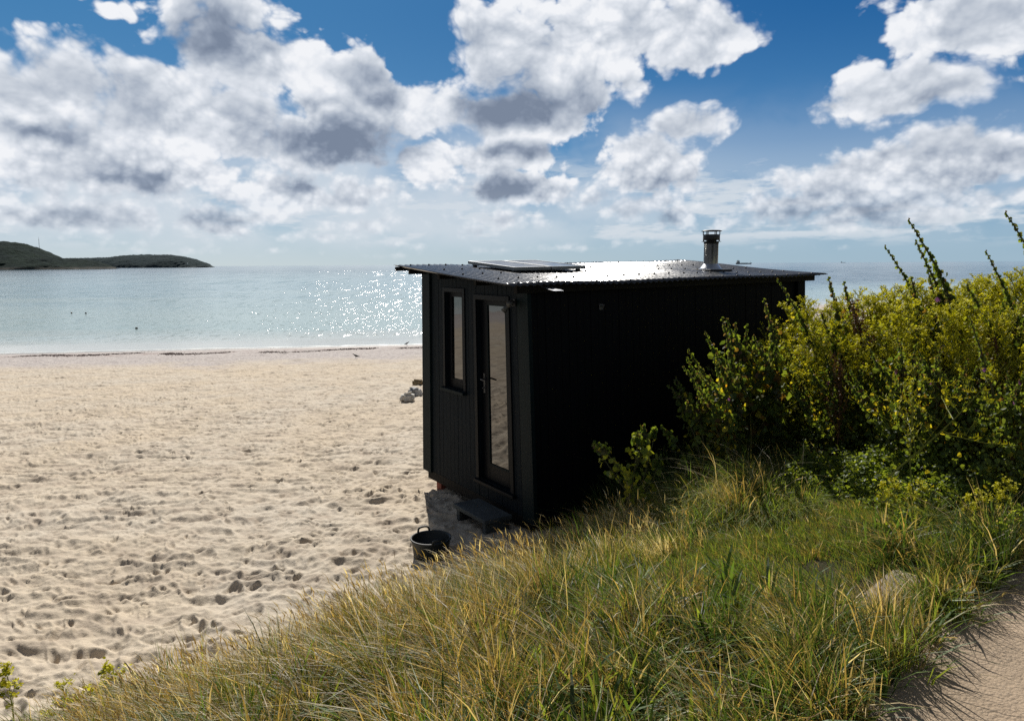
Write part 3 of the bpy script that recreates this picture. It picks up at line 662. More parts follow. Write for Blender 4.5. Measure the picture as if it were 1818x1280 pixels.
    for lst in (I[:, 0], I[:, -1][::-1], I[0, :][::-1], I[-1, :]):
        for a, c in zip(lst[:-1], lst[1:]): rim.append((a, a+off, c+off, c))
    P1 = np.stack((VV.ravel(), UU.ravel(), Z.ravel()), 1); P2 = P1-np.array([0, 0, .003])
    b = MB()
    for i, uu in enumerate((-.03, .42, .98, 1.55, 2.22)):
        k = 0
        while v0+per*(2+3*k) < v1-.04:
            vv = v0+per*(2+3*k)+(per if i % 2 else 0); k += 1
            if vv > v1-.03: continue
            zz = float(sheet_z(vv, uu)); b.lathe([(.012, -.002), (.012, .004), (.008, .005), (.007, .012), (0, .013)], 8, (vv, uu+R.uniform(-.012, .012), zz), 1)
    Vb = np.array([tuple(p) for p in b.v]); qb = np.array([f for f in b.f if len(f) == 4])+2*off
    Q = np.concatenate((q, q[:, ::-1]+off, np.array(rim), qb)); mi = np.concatenate((np.zeros(len(q)*2+len(rim)), np.ones(len(qb))))
    roof = np_mesh("roof", np.concatenate((P1, P2, Vb)), Q, mat=[M_ROOF, M_BLKMET], parent=r, mat_idx=mi, smooth=True)
    for (u, xa, xb, h) in ((.03, -.18, v1-.08, .075), (.8, -.16, v1-.1, .075), (1.55, -.18, v1-.1, .075), (2.20, -.22, v1-.06, .075)):
        b = MB(); V = []
        for x in (xa, xb):
            zt = roof_z(u, x)-.013; V += [(x, u-.024, zt-h), (x, u+.024, zt-h), (x, u+.024, zt), (x, u-.024, zt)]
        b.add(V, [(0, 1, 2, 3), (7, 6, 5, 4), (0, 4, 5, 1), (1, 5, 6, 2), (2, 6, 7, 3), (3, 7, 4, 0)]); b.build("purlin", M_BEAM, roof)
    b = MB(); V = []
    for x in (v0+.01, v1-.02):
        zt = roof_z(2.33, x)-.013; V += [(x, 2.305, zt-.045), (x, 2.35, zt-.045), (x, 2.35, zt), (x, 2.305, zt)]
    b.add(V, [(0, 1, 2, 3), (7, 6, 5, 4), (0, 4, 5, 1), (1, 5, 6, 2), (2, 6, 7, 3), (3, 7, 4, 0)]); b.build("batten", M_BEAM, roof)
    b = MB(); zt = roof_z(-.1, .1)-.02; b.add([(.02, -.06, zt), (.16, -.06, zt), (.17, -.24, zt-.035), (.06, -.24, zt-.035)], [(0, 1, 2, 3)]); b.add([(.02, -.06, zt-.003), (.16, -.06, zt-.003), (.17, -.24, zt-.038), (.06, -.24, zt-.038)], [(3, 2, 1, 0)])
    b.build("loose_flashing", M_ALU, roof)
    # solar panels
    for k, va in enumerate((.45, .945)):
        vb = va+.48; pan = MB(); ua, ub = 1.0, 2.0
        def P(v, u, dz): return (v, u, roof_z(u, v)+.07+dz)
        def slab(b, v0_, v1_, u0_, u1_, z0, z1):
            V = [P(v0_, u0_, z0), P(v1_, u0_, z0), P(v1_, u1_, z0), P(v0_, u1_, z0), P(v0_, u0_, z1), P(v1_, u0_, z1), P(v1_, u1_, z1), P(v0_, u1_, z1)]
            b.add(V, [(3, 2, 1, 0), (4, 5, 6, 7), (0, 1, 5, 4), (1, 2, 6, 5), (2, 3, 7, 6), (3, 0, 4, 7)])
        for (a, c, d, e_) in ((va, vb, ua, ua+.022), (va, vb, ub-.022, ub), (va, va+.022, ua+.0225, ub-.0225), (vb-.022, vb, ua+.0225, ub-.0225)): slab(pan, a, c, d, e_, -.035, 0)
        po = pan.build("solar_panel", M_FRAME, r)
        g = MB(); slab(g, va+.021, vb-.021, ua+.021, ub-.021, -.02, -.003); g.build("cells", M_SOLAR, po)
        for u in (1.08, 1.92):
            for v in (va+.05, vb-.05): br = MB(); slab(br, v-.02, v+.02, u-.02, u+.02, -.066, -.0355); br.build("mounting_foot", M_BLKMET, po)
    # flue
    cu, cv = .78, 3.25; z0 = roof_z(cu, cv)
    ch = MB(); ch.lathe([(.088, z0-.01), (.088, z0+.33), (.091, z0+.332)], 40, (cv, cu, 0)); 
    flue = ch.build("chimney", M_STEEL, r)
    b = MB(); b.lathe([(.145, z0-.005), (.15, z0+.01), (.125, z0+.03), (.095, z0+.075), (.089, z0+.08)], 32, (cv, cu, 0)); b.build("flashing_cone", M_ALU, flue)
    b = MB(); b.box((cv-.19, cu-.17, z0-.012), (cv+.21, cu+.16, z0+.013), 0, .01); b.build("flashing_collar", M_BLKMET, flue)
    b = MB(); b.lathe([(.088, z0+.325), (.092, z0+.335), (.092, z0+.352), (.12, z0+.353), (.12, z0+.357), (.08, z0+.358)], 32, (cv, cu, 0))
    b.lathe([(.098, z0+.372), (.103, z0+.385), (.103, z0+.43), (.098, z0+.442), (.06, z0+.442), (.06, z0+.36)], 32, (cv, cu, 0))
    for k in range(6):
        a = 2*math.pi*k/6+.3; x, y = math.cos(a), math.sin(a)
        b.tube([(cv+.10*x, cu+.10*y, z0+.435), (cv+.10*x, cu+.10*y, z0+.482)], .006, 6); b.tube([(cv+.092*x, cu+.092*y, z0+.352), (cv+.098*x, cu+.098*y, z0+.38)], .008, 6)
    b.lathe([(0, z0+.478), (.125, z0+.480), (.128, z0+.484), (.10, z0+.494), (0, z0+.500)], 32, (cv, cu, 0)); b.build("cowl", M_BLKMET, flue)
    # small lamp and hook
    b = MB(); b.box((-.045, .155, 2.32), (-.026, .215, 2.39), 0, .004); lamp = b.build("wall_lamp", M_BLKMET, r, lean)
    b = MB(); b.tube([(-.045, .17, 2.36), (-.08, .15, 2.37), (-.14, .11, 2.345)], [.012, .022, .03], 10); b.tube([(-.045, .20, 2.35), (-.08, .22, 2.33), (-.13, .24, 2.27)], [.012, .022, .03], 10); b.build("lamp_head", M_DKSTEEL, lamp, lean)
    b = MB(); b.box((.87, -.012, 2.26), (.92, -.006, 2.32), 0, .003); b.tube([(.895, -.012, 2.30), (.895, -.05, 2.29), (.895, -.055, 2.32)], .006, 6); b.build("hook", M_DKSTEEL, r, lean)
build_hut()

# ------------------------------------------------------------------ things round the hut
M_PLASTIC = simple("black_rubber", (.010, .014, .015), .55, var=.3); M_OLDWOOD = simple("damp_grey_timber", (.055, .062, .062), .85, var=.5, scale=6, bump=.5, bscale=18, stretch=(1, .25, 1))
def tub():
    r = empty("rubber_tub", (-.745, 6.37, 2.262)); setp(r, "black rubber tub with rope-like handles on the sand below the step", "tub")
    b = MB(); b.lathe([(0, .01), (.135, .0), (.142, .01), (.176, .275), (.186, .283), (.186, .295), (.176, .297), (.168, .28), (.132, .02), (0, .018)], 40); b.build("tub_body", M_PLASTIC, r)
    for sgn in (-1, 1):
        b = MB(); ang = math.radians(118) if sgn > 0 else math.radians(-62); pts = []
        for k in range(11):
            q = -1+2*k/10; a = ang+q*.32; h = .288+.042*math.sqrt(max(0, 1-q**4)); rr = .184+.012*(1-q*q); pts.append((rr*math.cos(a), rr*math.sin(a), h))
        b.tube(pts, .0095, 8); b.build("handle", M_PLASTIC, r)
tub()
def step():
    r = empty("step_stool", (HN[0], HN[1], HZ), math.atan2(HV[1], HV[0])); setp(r, "dark wooden step with slab legs below the hut door", "step")
    b = MB(); b.box((-.41, .24, .225), (-.09, .885, .27), 0, .012); b.build("tread", M_OLDWOOD, r)
    for u in (.27, .79): b = MB(); b.box((-.385, u, -.03), (-.11, u+.06, .2245), 0, .008); b.build("leg", M_OLDWOOD, r)
    o = MB(); o.box((-.56, .12, -.03), (-.05, 1.16, .045), 0, .01); o = o.build("wooden_board", M_OLDWOOD); o.location = (HN[0], HN[1], HZ); o.rotation_euler = (0, 0, math.atan2(HV[1], HV[0]))
    setp(o, "flat worn board lying on the sand under the wooden step", "board")
step()
def ground_at(px, py):
    d = ray(px, py); p = Vector((0, 0, CAMZ)); k = 4.0
    for _ in range(4000):
        q = p+d*k
        if q.z <= float(sand_base(np.array(q.x), np.array(q.y))): return q
        k += .02
    return q
M_ROCKW = simple("white_rock", (.50, .48, .44), .9, var=.2, scale=6, bump=.6, bscale=14); M_ROCKG = simple("grey_rock", (.34, .34, .34), .9, var=.25, scale=5, bump=.6, bscale=14); M_ROCKB = simple("brown_rock", (.24, .18, .10), .9, var=.25, scale=5, bump=.6, bscale=14)
for px, py, d, mt, lab, rz in ((723.5, 711, (.30, .26, .23), M_ROCKW, "white boulder on the sand, lowest of the three beside the hut", .2), (737, 702, (.30, .24, .22), M_ROCKG, "grey rounded boulder in the middle of the three beside the hut", .9), (742, 685, (.26, .22, .17), M_ROCKB, "brown squarish boulder, farthest of the three beside the hut", .1)):
    g = ground_at(px, py); k = g.y/17.5; o = rough_block("boulder", (g.x, g.y, g.z+d[2]*.36*k), tuple(x*k for x in d), rz, mt, int(px), 3, .10, .2); setp(o, lab, "boulder", "boulders on the sand beside the hut")

M_BIRD = simple("dark_plumage", (.012, .012, .015), .6, var=.3, scale=20); M_BEAK = simple("dark_beak", (.03, .028, .025), .4)
def crow(px, py, rz, label, tilt=0):
    g = ground_at(px, py); r = empty("crow", (g.x, g.y, g.z+.004), rz); r.scale = (.68, .68, .72); setp(r, label, "bird", "crows on the beach")
    me = bpy.data.meshes.new("body"); bm = bmesh.new()
    pts = [((-.25, 0, .135), .012), ((-.15, 0, .165), .035), ((-.05, 0, .195), .072), ((.05, 0, .225), .075), ((.12, 0, .275), .045), ((.155, 0, .32), .042), ((.185, 0, .328), .024)]
    pts = [(Vector(p), rr) for p, rr in pts]; n = 10; rings = []
    for p, rr in pts: rings.append([bm.verts.new((p.x+.25*rr*math.sin(2*math.pi*k/n), rr*math.cos(2*math.pi*k/n)*(1.0), p.z+rr*math.sin(2*math.pi*k/n))) for k in range(n)])
    for a, c in zip(rings[:-1], rings[1:]):
        for k in range(n): bm.faces.new((a[k], a[(k+1) % n], c[(k+1) % n], c[k]))
    bm.faces.new(rings[0][::-1]); bm.faces.new(rings[-1])
    for f in bm.faces: f.smooth = True
    bm.to_mesh(me); bm.free(); me.materials.append(M_BIRD); o = link(bpy.data.objects.new("body", me), r)
    b = MB(); b.tube([(.185, 0, .326), (.215, 0, .320), (.245, 0, .308)], [.016, .010, .002], 8); b.build("beak", M_BEAK, r)
    for s in (-1, 1):
        b = MB(); b.add([(.09, s*.072, .25), (-.02, s*.082, .235), (-.16, s*.055, .17), (-.24, s*.02, .145), (-.14, s*.062, .145), (.0, s*.082, .165), (.08, s*.075, .20)], [(0, 1, 5, 6), (1, 2, 4, 5), (2, 3, 4)], 0, True)
        b.add([(.09, s*.066, .25), (-.02, s*.076, .235), (-.16, s*.049, .17), (-.24, s*.014, .145), (-.14, s*.056, .145), (.0, s*.076, .165), (.08, s*.069, .20)], [(6, 5, 1, 0), (5, 4, 2, 1), (4, 3, 2)], 0, True); b.build("wing", M_BIRD, r)
        b = MB(); b.tube([(.0, s*.035, .14), (.01, s*.036, .07), (-.005, s*.036, .008)], [.014, .007, .006], 6)
        for a in (-.5, 0, .5, math.pi): b.tube([(-.005, s*.036, .006), (-.005+.045*math.cos(a), s*.036+.045*math.sin(a), .003)], .004, 5)
        b.build("leg", M_BEAK, r)
crow(722.5, 614, math.radians(15), "dark bird standing at the edge of the foam beside the hut")
crow(632, 637.5, math.radians(200), "dark bird on the shingly sand inland of the foam line")

M_SKIN = simple("skin", (.07, .04, .03), .6, var=.1); M_HAIR = simple("wet_dark_hair", (.012, .010, .009), .5, var=.2)
def swimmer(px, py, rz, label, hair):
    p = at_z(px, py, .0); r = empty("person", (p.x, p.y, -.155), rz); setp(r, label, "person", "swimmers in the bay")
    me = bpy.data.meshes.new("body"); bm = bmesh.new(); n = 16
    prof = [(.20, .11, -.55), (.21, .12, -.30), (.22, .12, -.10), (.19, .105, -.045), (.09, .075, .0), (.058, .062, .03), (.058, .066, .07), (.07, .088, .10), (.078, .100, .15), (.078, .102, .20), (.068, .09, .25), (.04, .055, .282), (.01, .012, .292)]
    rings = []
    for a, c, z in prof:
        rg = []
        for k in range(n):
            th = 2*math.pi*k/n; x, y = a*math.cos(th), c*math.sin(th)
            if .09 < z < .25 and math.sin(th) < -.92: y -= .018 if .12 < z < .17 else .006       # nose side faces -y
            rg.append(bm.verts.new((x, y, z)))
        rings.append(rg)
    for a, c in zip(rings[:-1], rings[1:]):
        for k in range(n): bm.faces.new((a[k], a[(k+1) % n], c[(k+1) % n], c[k]))
    bm.faces.new(rings[0][::-1]); bm.faces.new(rings[-1])
    for f in bm.faces: f.smooth = True
    bm.to_mesh(me); bm.free(); me.materials.append(M_SKIN); link(bpy.data.objects.new("body", me), r)
    b = MB(); b.lathe([(.082, .15), (.085, .20), (.075, .255), (.045, .29), (0, .303)], 16, (0, .012, 0)); b.lathe([(.05, .08), (.08, .13), (.082, .18)], 16, (0, .03, 0)) if hair else None
    b.build("hair", M_HAIR, r)
swimmer(127, 556.5, .5, "head of a dark-haired swimmer, leftmost of the pair far out in the bay", True)
swimmer(152.5, 557, 3.0, "head of a dark-haired swimmer, the right one of the pair far out", True)
swimmer(242.5, 584, 2.6, "head of a lone swimmer closest to the beach", True)

# seaweed along the strand line
def strandline():
    V = []; T = []; c = []
    for i in range(6000):
        x = rng.uniform(-34, 1.5); D = 4.6+1.0*math.sin(x*.35)+.8*math.sin(x*1.1+2)+rng.normal(0, .42)
        if vnoise(np.array(x*.55), np.array(3.3), 5) < .25: continue
        y = float(shore_y(np.array(x)))-D; z = float(sand_base(np.array(x), np.array(y)))+.01; k = rng.uniform(.02, .085)
        th = rng.uniform(0, math.pi); b = len(V); ca, sa = math.cos(th)*k, math.sin(th)*k; h = rng.uniform(.006, .025)
        V += [(x-ca, y-sa, z-.02), (x+ca, y+sa, z-.02), (x+ca*.3-sa*.4, y+sa*.3+ca*.4, z+h), (x-ca*.4+sa*.4, y-sa*.4-ca*.4, z+h*.7)]
        T += [(b, b+1, b+2), (b, b+2, b+3), (b, b+3, b+1), (b+1, b+3, b+2)]
    setp(np_mesh("seaweed", np.array(V), None, np.array(T), mat=simple("dried_seaweed", (.075, .035, .028), .8, var=.4, scale=3)), "dark red-brown seaweed strewn along the strand line", "seaweed", None, 'stuff')
strandline()
# ------------------------------------------------------------------ vegetation
def leaf_material(name, trans=.45, rough=.45, spec=.35, tint=(1.15, 1.1, .55)):
    m = bpy.data.materials.new(name); m.use_nodes = True; t = NT(m.node_tree); t.n.clear()
    out = t.new('ShaderNodeOutputMaterial'); p = t.new('ShaderNodeBsdfPrincipled'); tr = t.new('ShaderNodeBsdfTranslucent'); mx = t.new('ShaderNodeMixShader')
    at = t.new('ShaderNodeAttribute', attribute_name='col')
    t.link(at.outputs['Color'], p.inputs['Base Color']); p.inputs['Roughness'].default_value = rough; p.inputs['Specular IOR Level'].default_value = spec
    t.link(t.mix(1.0, at.outputs['Color'], tint+(1,), 'MULTIPLY'), tr.inputs['Color'])
    mx.inputs[0].default_value = trans; t.link(p.outputs[0], mx.inputs[1]); t.link(tr.outputs[0], mx.inputs[2]); t.link(mx.outputs[0], out.inputs[0])
    return m
M_GRASS = leaf_material("grass_blades", .42, .5, .3, (1.8, 1.6, .8)); M_LEAF = leaf_material("leaves", .5, .5, .25, (2.5, 2.15, .6)); M_PETAL = leaf_material("petals", .4, .6, .2, (1, 1, .9))
M_STEM = leaf_material("green_stems", .2, .5, .25, (1.5, 1.4, .6))

def blades(P, H, W, lean, col, tip=None, bend=.35, face=None):
    # P base points, H heights, W widths, lean (n,2) sideways reach in heights, col (n,3)
    n = len(P); th = rng.uniform(0, math.pi, n) if face is None else face; wx, wy = np.cos(th)*W*.5, np.sin(th)*W*.5
    V = np.zeros((n, 7, 3)); C = np.zeros((n, 7, 3)); tip = col if tip is None else tip
    for i, (k, w) in enumerate(((0, .8), (.42, 1), (.76, .7), (1, 0))):
        c = P+np.stack((lean[:, 0]*H*k**1.8, lean[:, 1]*H*k**1.8, H*k*(1-bend*k*np.minimum(1, np.hypot(lean[:, 0], lean[:, 1])))), 1)
        cc = col*(1-k)+tip*k
        if i < 3:
            V[:, 2*i] = c-np.stack((wx*w, wy*w, 0*wx), 1); V[:, 2*i+1] = c+np.stack((wx*w, wy*w, 0*wx), 1); C[:, 2*i] = cc; C[:, 2*i+1] = cc
        else: V[:, 6] = c; C[:, 6] = cc
    b = np.arange(n)[:, None]*7
    q = np.concatenate((b+np.array([[0, 1, 3, 2]]), b+np.array([[2, 3, 5, 4]]))); t = b+np.array([[4, 5, 6]])
    return V.reshape(-1, 3), q, t, C.reshape(-1, 3)
class Veg:
    def __init__(self): self.V = []; self.Q = []; self.T = []; self.C = []; self.n = 0
    def add(self, V, q, t, C):
        self.V.append(V); self.C.append(C)
        if q is not None and len(q): self.Q.append(q+self.n)
        if t is not None and len(t): self.T.append(t+self.n)
        self.n += len(V)
    def build(self, name, mat, parent=None, smooth=False):
        return np_mesh(name, np.concatenate(self.V), np.concatenate(self.Q) if self.Q else None, np.concatenate(self.T) if self.T else None, np.concatenate(self.C), mat=mat, parent=parent, smooth=smooth)
def pal(n, cols, wts, var=.25):
    cols = np.array(cols); i = rng.choice(len(cols), n, p=np.array(wts)/sum(wts)); return cols[i]*rng.uniform(1-var, 1+var, (n, 1))
STRAW, PALE, GOLD, BROWN = (.42, .34, .19), (.62, .56, .42), (.32, .235, .09), (.17, .12, .065)
OLIVE, GREEN, DKGRN, LIME = (.165, .165, .042), (.078, .135, .026), (.034, .066, .018), (.19, .25, .042)

def base_points(n, s0, s1, t0, t1, dens=None):
    s = rng.uniform(s0, s1, n); t = rng.uniform(t0, t1, n); x, y = st2xy(s, t)
    if dens is not None:
        k = rng.uniform(0, 1, n) < dens(s, t, x, y); s, t, x, y = s[k], t[k], x[k], y[k]
    return s, t, x, y, np.stack((x, y, bank_z(s, t)-.01), 1)
def wind(n, a=.45, b=.35):               # the breeze leans everything to the left
    return np.stack((-np.abs(rng.normal(a, b, n))+rng.normal(0, .25, n), rng.normal(.05, b, n)), 1)

def tufts(g, n, s0, s1, t0, t1, keep, count, hgt, wid, cols, wts, low, lean_w=.55, spread=.055, out=.7):
    s = rng.uniform(s0, s1, n); t = rng.uniform(t0, t1, n); x, y = st2xy(s, t); k = (keep(s, t, x, y) > .5) & (fbm(x*3.2, y*3.2, 3, 305) > .40); s, t, x, y = s[k], t[k], x[k], y[k]; n = len(s)
    W = wts(s, t); W = W/W.sum(1, keepdims=True); ci = (W.cumsum(1) < rng.uniform(0, 1, (n, 1))).sum(1); C = np.array(cols(s, t))[np.minimum(ci, 5)]*(.6+.8*fbm(x*2.5, y*2.5, 3, 303))[:, None]
    hs = rng.uniform(hgt[0], hgt[1], n)*np.exp(rng.normal(0, .25, n))*low(s, t)*(.7+.6*fbm(x*1.5, y*1.5, 3, 301)); hs = np.minimum(hs, .40*low(s, t)); wl = np.stack((-np.abs(rng.normal(lean_w, .3, n)), rng.normal(.05, .3, n)), 1)
    m = rng.integers(count[0], count[1], n); i = np.repeat(np.arange(n), m); N = len(i); a = rng.uniform(0, 6.283, N); r = np.abs(rng.normal(0, spread, N))
    px, py = x[i]+np.cos(a)*r, y[i]+np.sin(a)*r; ss, tt = xy2st(px, py); P = np.stack((px, py, bank_z(ss, tt)-.012), 1)
    o = rng.uniform(.1, out, N); ln = wl[i]*rng.uniform(.5, 1.3, (N, 1))+np.stack((np.cos(a)*o, np.sin(a)*o), 1)
    c = C[i]*rng.uniform(.65, 1.3, (N, 1)); alt = rng.uniform(0, 1, N) < .16; c[alt] = pal(alt.sum(), [PALE, STRAW, BROWN, GREEN], [1.4, 2, 1.5, 1])
    g.add(*blades(P, hs[i]*rng.uniform(.35, 1.2, N), rng.uniform(wid[0], wid[1], N), ln, c, c*1.15, bend=.46))
def make_grass():
    # long dry grass along the edge of the bank
    g = Veg()
    def dens(s, t, x, y):
        cl = fbm(x*2.2, y*2.2, 3, 61); return np.clip((cl-.28)*3.2, .05, 1)*np.where(s > 1.0, sstep(-s, -1.7, -1.0), 1)*np.where((t > 1.8)&(s > .5), .08, 1)
    s, t, x, y, P = base_points(19000, -.12, 1.7, -1.9, 3.3, dens); n = len(P)
    gap = lambda s, t: 1-.93*(np.exp(-((t-2.12)/.22)**4)+np.exp(-((t-.15)/.16)**4)*.8)*sstep(-s, -.22, -.10)
    low = lambda s, t: (.58+.42*sstep(s, .10, .85))*np.where(t < -.7, .75, 1)*(1-.30*sstep(t, .1, .5)*sstep(-t, -2.6, -2.2)*sstep(-s, -1.0, -.4))*(1-.42*sstep(s, .8, 1.2)*sstep(t, .3, .9))
    H = rng.uniform(.16, .40, n)*(.6+.7*fbm(x*1.6, y*1.6, 3, 66))*low(s, t); kp = rng.uniform(0, 1, n) < gap(s, t); s, t, x, y, P, H = s[kp], t[kp], x[kp], y[kp], P[kp], H[kp]; n = len(P)
    near = sstep(t, .3, 1.2)[:, None]
    colA = pal(n, [STRAW, GOLD, BROWN, OLIVE, GREEN], [3, 4, 2.4, 3, 1.2]); colB = pal(n, [PALE, STRAW, OLIVE, GREEN, GOLD], [2.6, 2.5, 3, 1.6, 1.3])
    gm = sstep(s+.5*(fbm(x*1.3, y*1.3, 3, 71)-.5), .7, 1.25)[:, None]; grn = pal(n, [GREEN, OLIVE, DKGRN, GOLD], [3, 3, 1.2, 1])
    col = (colA*(1-near)+colB*near)*(1-gm)+grn*gm
    g.add(*blades(P, H, rng.uniform(.0018, .0042, n), wind(n, .55, .4), col, col*1.12))
    # tussocks: blades sharing a root, a height and a lean
    tufts(g, 1500, -.10, 1.6, -1.9, 3.2, lambda s, t, x, y: np.where((rng.uniform(0, 1, len(s)) < gap(s, t)) & ((s < .55)|(t < 1.75)|(rng.uniform(0, 1, len(s)) < .12)), 1, 0), (34, 90), (.14, .40), (.0018, .0046),
          lambda s, t: [PALE, STRAW, GOLD, BROWN, OLIVE, GREEN], lambda s, t: np.stack((.6+2.2*sstep(t, .2, 1.1), .8+0*s+1.2*sstep(t, -.5, .6), 2.2-1.4*sstep(t, .2, 1.2), 1.7-1.4*sstep(t, -.3, .8), 1.2+1.0*s, .3+1.6*sstep(s, .4, 1.2)), 1), low)
    # flowering stalks with seed heads
    s, t, x, y, P = base_points(4200, -.08, 1.5, -1.8, 2.6, dens); kp = rng.uniform(0, 1, len(P)) < gap(s, t); s, t, P = s[kp], t[kp], P[kp]; n = len(P); H = rng.uniform(.22, .46, n)*low(s, t); ln = wind(n, .38, .2); col = pal(n, [PALE, STRAW, GOLD, BROWN], [2, 3, 2, 1.5])
    g.add(*blades(P, H, np.full(n, .0020), ln, col, bend=.3)); top = P+np.stack((ln[:, 0]*H*.93, ln[:, 1]*H*.93, H*.96*(1-.3*np.minimum(1, np.hypot(ln[:, 0], ln[:, 1])))), 1)
    g.add(*blades(top, rng.uniform(.03, .085, n), rng.uniform(.003, .006, n), ln*1.5, col*1.1)); g.add(*blades(top, rng.uniform(.03, .07, n), rng.uniform(.003, .005, n), ln*1.5, col*1.1, face=rng.uniform(0, 3, n)))
    setp(g.build("dry_grass", M_GRASS), "long wind-blown straw and olive grass along the bank edge", "grass", None, 'stuff')
    # shorter green turf, rank clumps by the path
    g = Veg()
    bare = lambda s, t: np.exp(-((s-2.4)/.16)**2-((t-1.5)/.22)**2)*.97
    def d2(s, t, x, y): return np.clip((fbm(x*3, y*3, 3, 81)-.22)*3.0, .15, 1)*sstep(s, .7, 1.2)*(1-bare(s, t))*(1-.9*np.exp(-((s-2.74)/.10)**2-((t-1.4)/.36)**4))
    s, t, x, y, P = base_points(46000, .7, 3.12, -2.0, 5.0, d2); n = len(P)
    short = sstep(s, 1.3, 1.7)*sstep(-s, -2.75, -2.45)*sstep(t, .5, 1.1)
    H = rng.uniform(.06, .24, n)*(.6+.8*fbm(x*2, y*2, 3, 85))*(1-.62*short)
    dry = sstep(fbm(x*1.8, y*1.8, 3, 88), .5, .62)[:, None]*.8
    dry = np.maximum(dry, sstep(-t, -.1, .8)[:, None]*.62)
    col = pal(n, [GREEN, OLIVE, DKGRN, LIME, GOLD], [3, 4, 1.2, .6, 1.2])*(1-dry)+pal(n, [GOLD, STRAW, BROWN, OLIVE], [3, 2, 1.5, 2])*dry
    g.add(*blades(P, H, rng.uniform(.002, .0048, n), wind(n, .3, .55), col, col*1.15))
    sh = lambda s, t: 1-.62*sstep(s, 1.3, 1.7)*sstep(-s, -2.7, -2.4)*sstep(t, .5, 1.0)
    tufts(g, 1700, .7, 3.1, -2.0, 4.2, lambda s, t, x, y: (bare(s, t) < .25)*(np.exp(-((s-2.74)/.13)**2-((t-1.4)/.36)**4) < .3), (28, 80), (.13, .34), (.002, .0065),
          lambda s, t: [GREEN, DKGRN, OLIVE, LIME, GOLD, STRAW], lambda s, t: np.stack((3+0*s, 1.3+0*s, 2.6+0*s, .7+0*s, 1.0+4.0*sstep(-t, -.2, .7), .6+1.6*sstep(-t, -.2, .7)), 1), sh, .3, .05, .9)
    # broad rank tufts spilling over the path edge
    for i in range(150):
        ss = rng.uniform(2.5, 3.12) if i % 3 else rng.uniform(1.3, 2.6); tt = rng.uniform(-1.8, 4.0) if i % 3 else rng.uniform(-1.8, .6)
        if abs(ss-2.74) < .24 and 1.0 < tt < 1.85: continue
        if bare(ss, tt) > .3: continue
        m = int(rng.integers(34, 70)); a = rng.uniform(0, 2*math.pi, m); rr = np.abs(rng.normal(0, .05, m)); x0, y0 = st2xy(ss, tt)
        px, py = x0+np.cos(a)*rr, y0+np.sin(a)*rr; s_, t_ = xy2st(px, py); P = np.stack((px, py, bank_z(s_, t_)-.02-.10*sstep(s_, 3.02, 3.2)), 1)
        out = rng.uniform(.15, 1.0, m); ln = np.stack((np.cos(a)*out, np.sin(a)*out), 1)+np.array([.18, -.12])*(1 if ss > 2.5 else 0)
        c = pal(m, [GREEN, DKGRN, LIME, OLIVE, STRAW], [4, 2, 1.0, 2, .7]); g.add(*blades(P, rng.uniform(.11, .31, m), rng.uniform(.004, .012, m), ln, c, c*1.1, bend=.5))
    tufts(g, 60, -.15, .40, -2.0, -1.15, lambda s, t, x, y: np.ones(len(s)), (24, 50), (.14, .30), (.002, .005), lambda s, t: [GREEN, OLIVE, LIME, GOLD, STRAW, DKGRN], lambda s, t: np.stack((3+0*s, 2+0*s, 1+0*s, 1+0*s, .6+0*s, 1+0*s), 1), lambda s, t: 1, .25, .05, .6)
    # close green turf in the middle of the bank
    s, t, x, y, P = base_points(34000, 1.0, 2.75, .4, 2.75, lambda s, t, x, y: (1-bare(s, t))*sstep(s, 1.0, 1.4)*np.clip((fbm(x*4, y*4, 3, 411)-.2)*3, .2, 1)*(1-.95*np.exp(-((s-2.74)/.12)**2-((t-1.4)/.36)**4))); n = len(P)
    c = pal(n, [GREEN, LIME, OLIVE, GOLD], [4, 1.6, 2.5, .5])*(.7+.6*fbm(x*2, y*2, 3, 413))[:, None]; g.add(*blades(P, rng.uniform(.04, .12, n), rng.uniform(.002, .0045, n), wind(n, .3, .5), c, c*1.15))
    # broad flat leaves among the grass at the path corner
    for i in range(60):
        ss = rng.uniform(1.9, 3.1); tt = rng.uniform(-1.6, .95); m = int(rng.integers(7, 15)); a = rng.uniform(0, 6.283, m); x0, y0 = st2xy(ss, tt); P = np.stack((x0+np.cos(a)*.02, y0+np.sin(a)*.02, np.full(m, float(bank_z(np.array(ss), np.array(tt)))-.015-.10*float(sstep(np.array(ss), 3.02, 3.2)))), 1)
        c = pal(m, [GREEN, (.07, .12, .022), LIME, DKGRN], [4, 3, 1.2, 2]); o = rng.uniform(.2, .8, m); g.add(*blades(P, rng.uniform(.13, .30, m), rng.uniform(.010, .021, m), np.stack((np.cos(a)*o-.1, np.sin(a)*o), 1), c, c*1.05, bend=.45, face=a+math.pi/2))
    # drooping tussock mound
    m = 11000; a = rng.uniform(0, 2*math.pi, m); rr = np.sqrt(rng.uniform(0, 1, m))*.72; s_ = 1.2+rr*np.cos(a)*.85; t_ = 2.5+rr*np.sin(a); x, y = st2xy(s_, t_); P = np.stack((x, y, bank_z(s_, t_)-.02), 1)
    ln = np.stack((SD[0]*np.cos(a)+TD[0]*np.sin(a), SD[1]*np.cos(a)+TD[1]*np.sin(a)), 1)*rng.uniform(.2, .9, (m, 1))+rng.normal(0, .5, (m, 2))+np.array([-.25, -.1])
    c = pal(m, [OLIVE, GREEN, GOLD, LIME, STRAW], [2.5, 4, .6, 4.2, .4])*(.7+.9*fbm(x*3, y*3, 3, 307))[:, None]; g.add(*blades(P, rng.uniform(.10, .27, m), rng.uniform(.002, .005, m), ln, c, c*1.15, bend=.78))
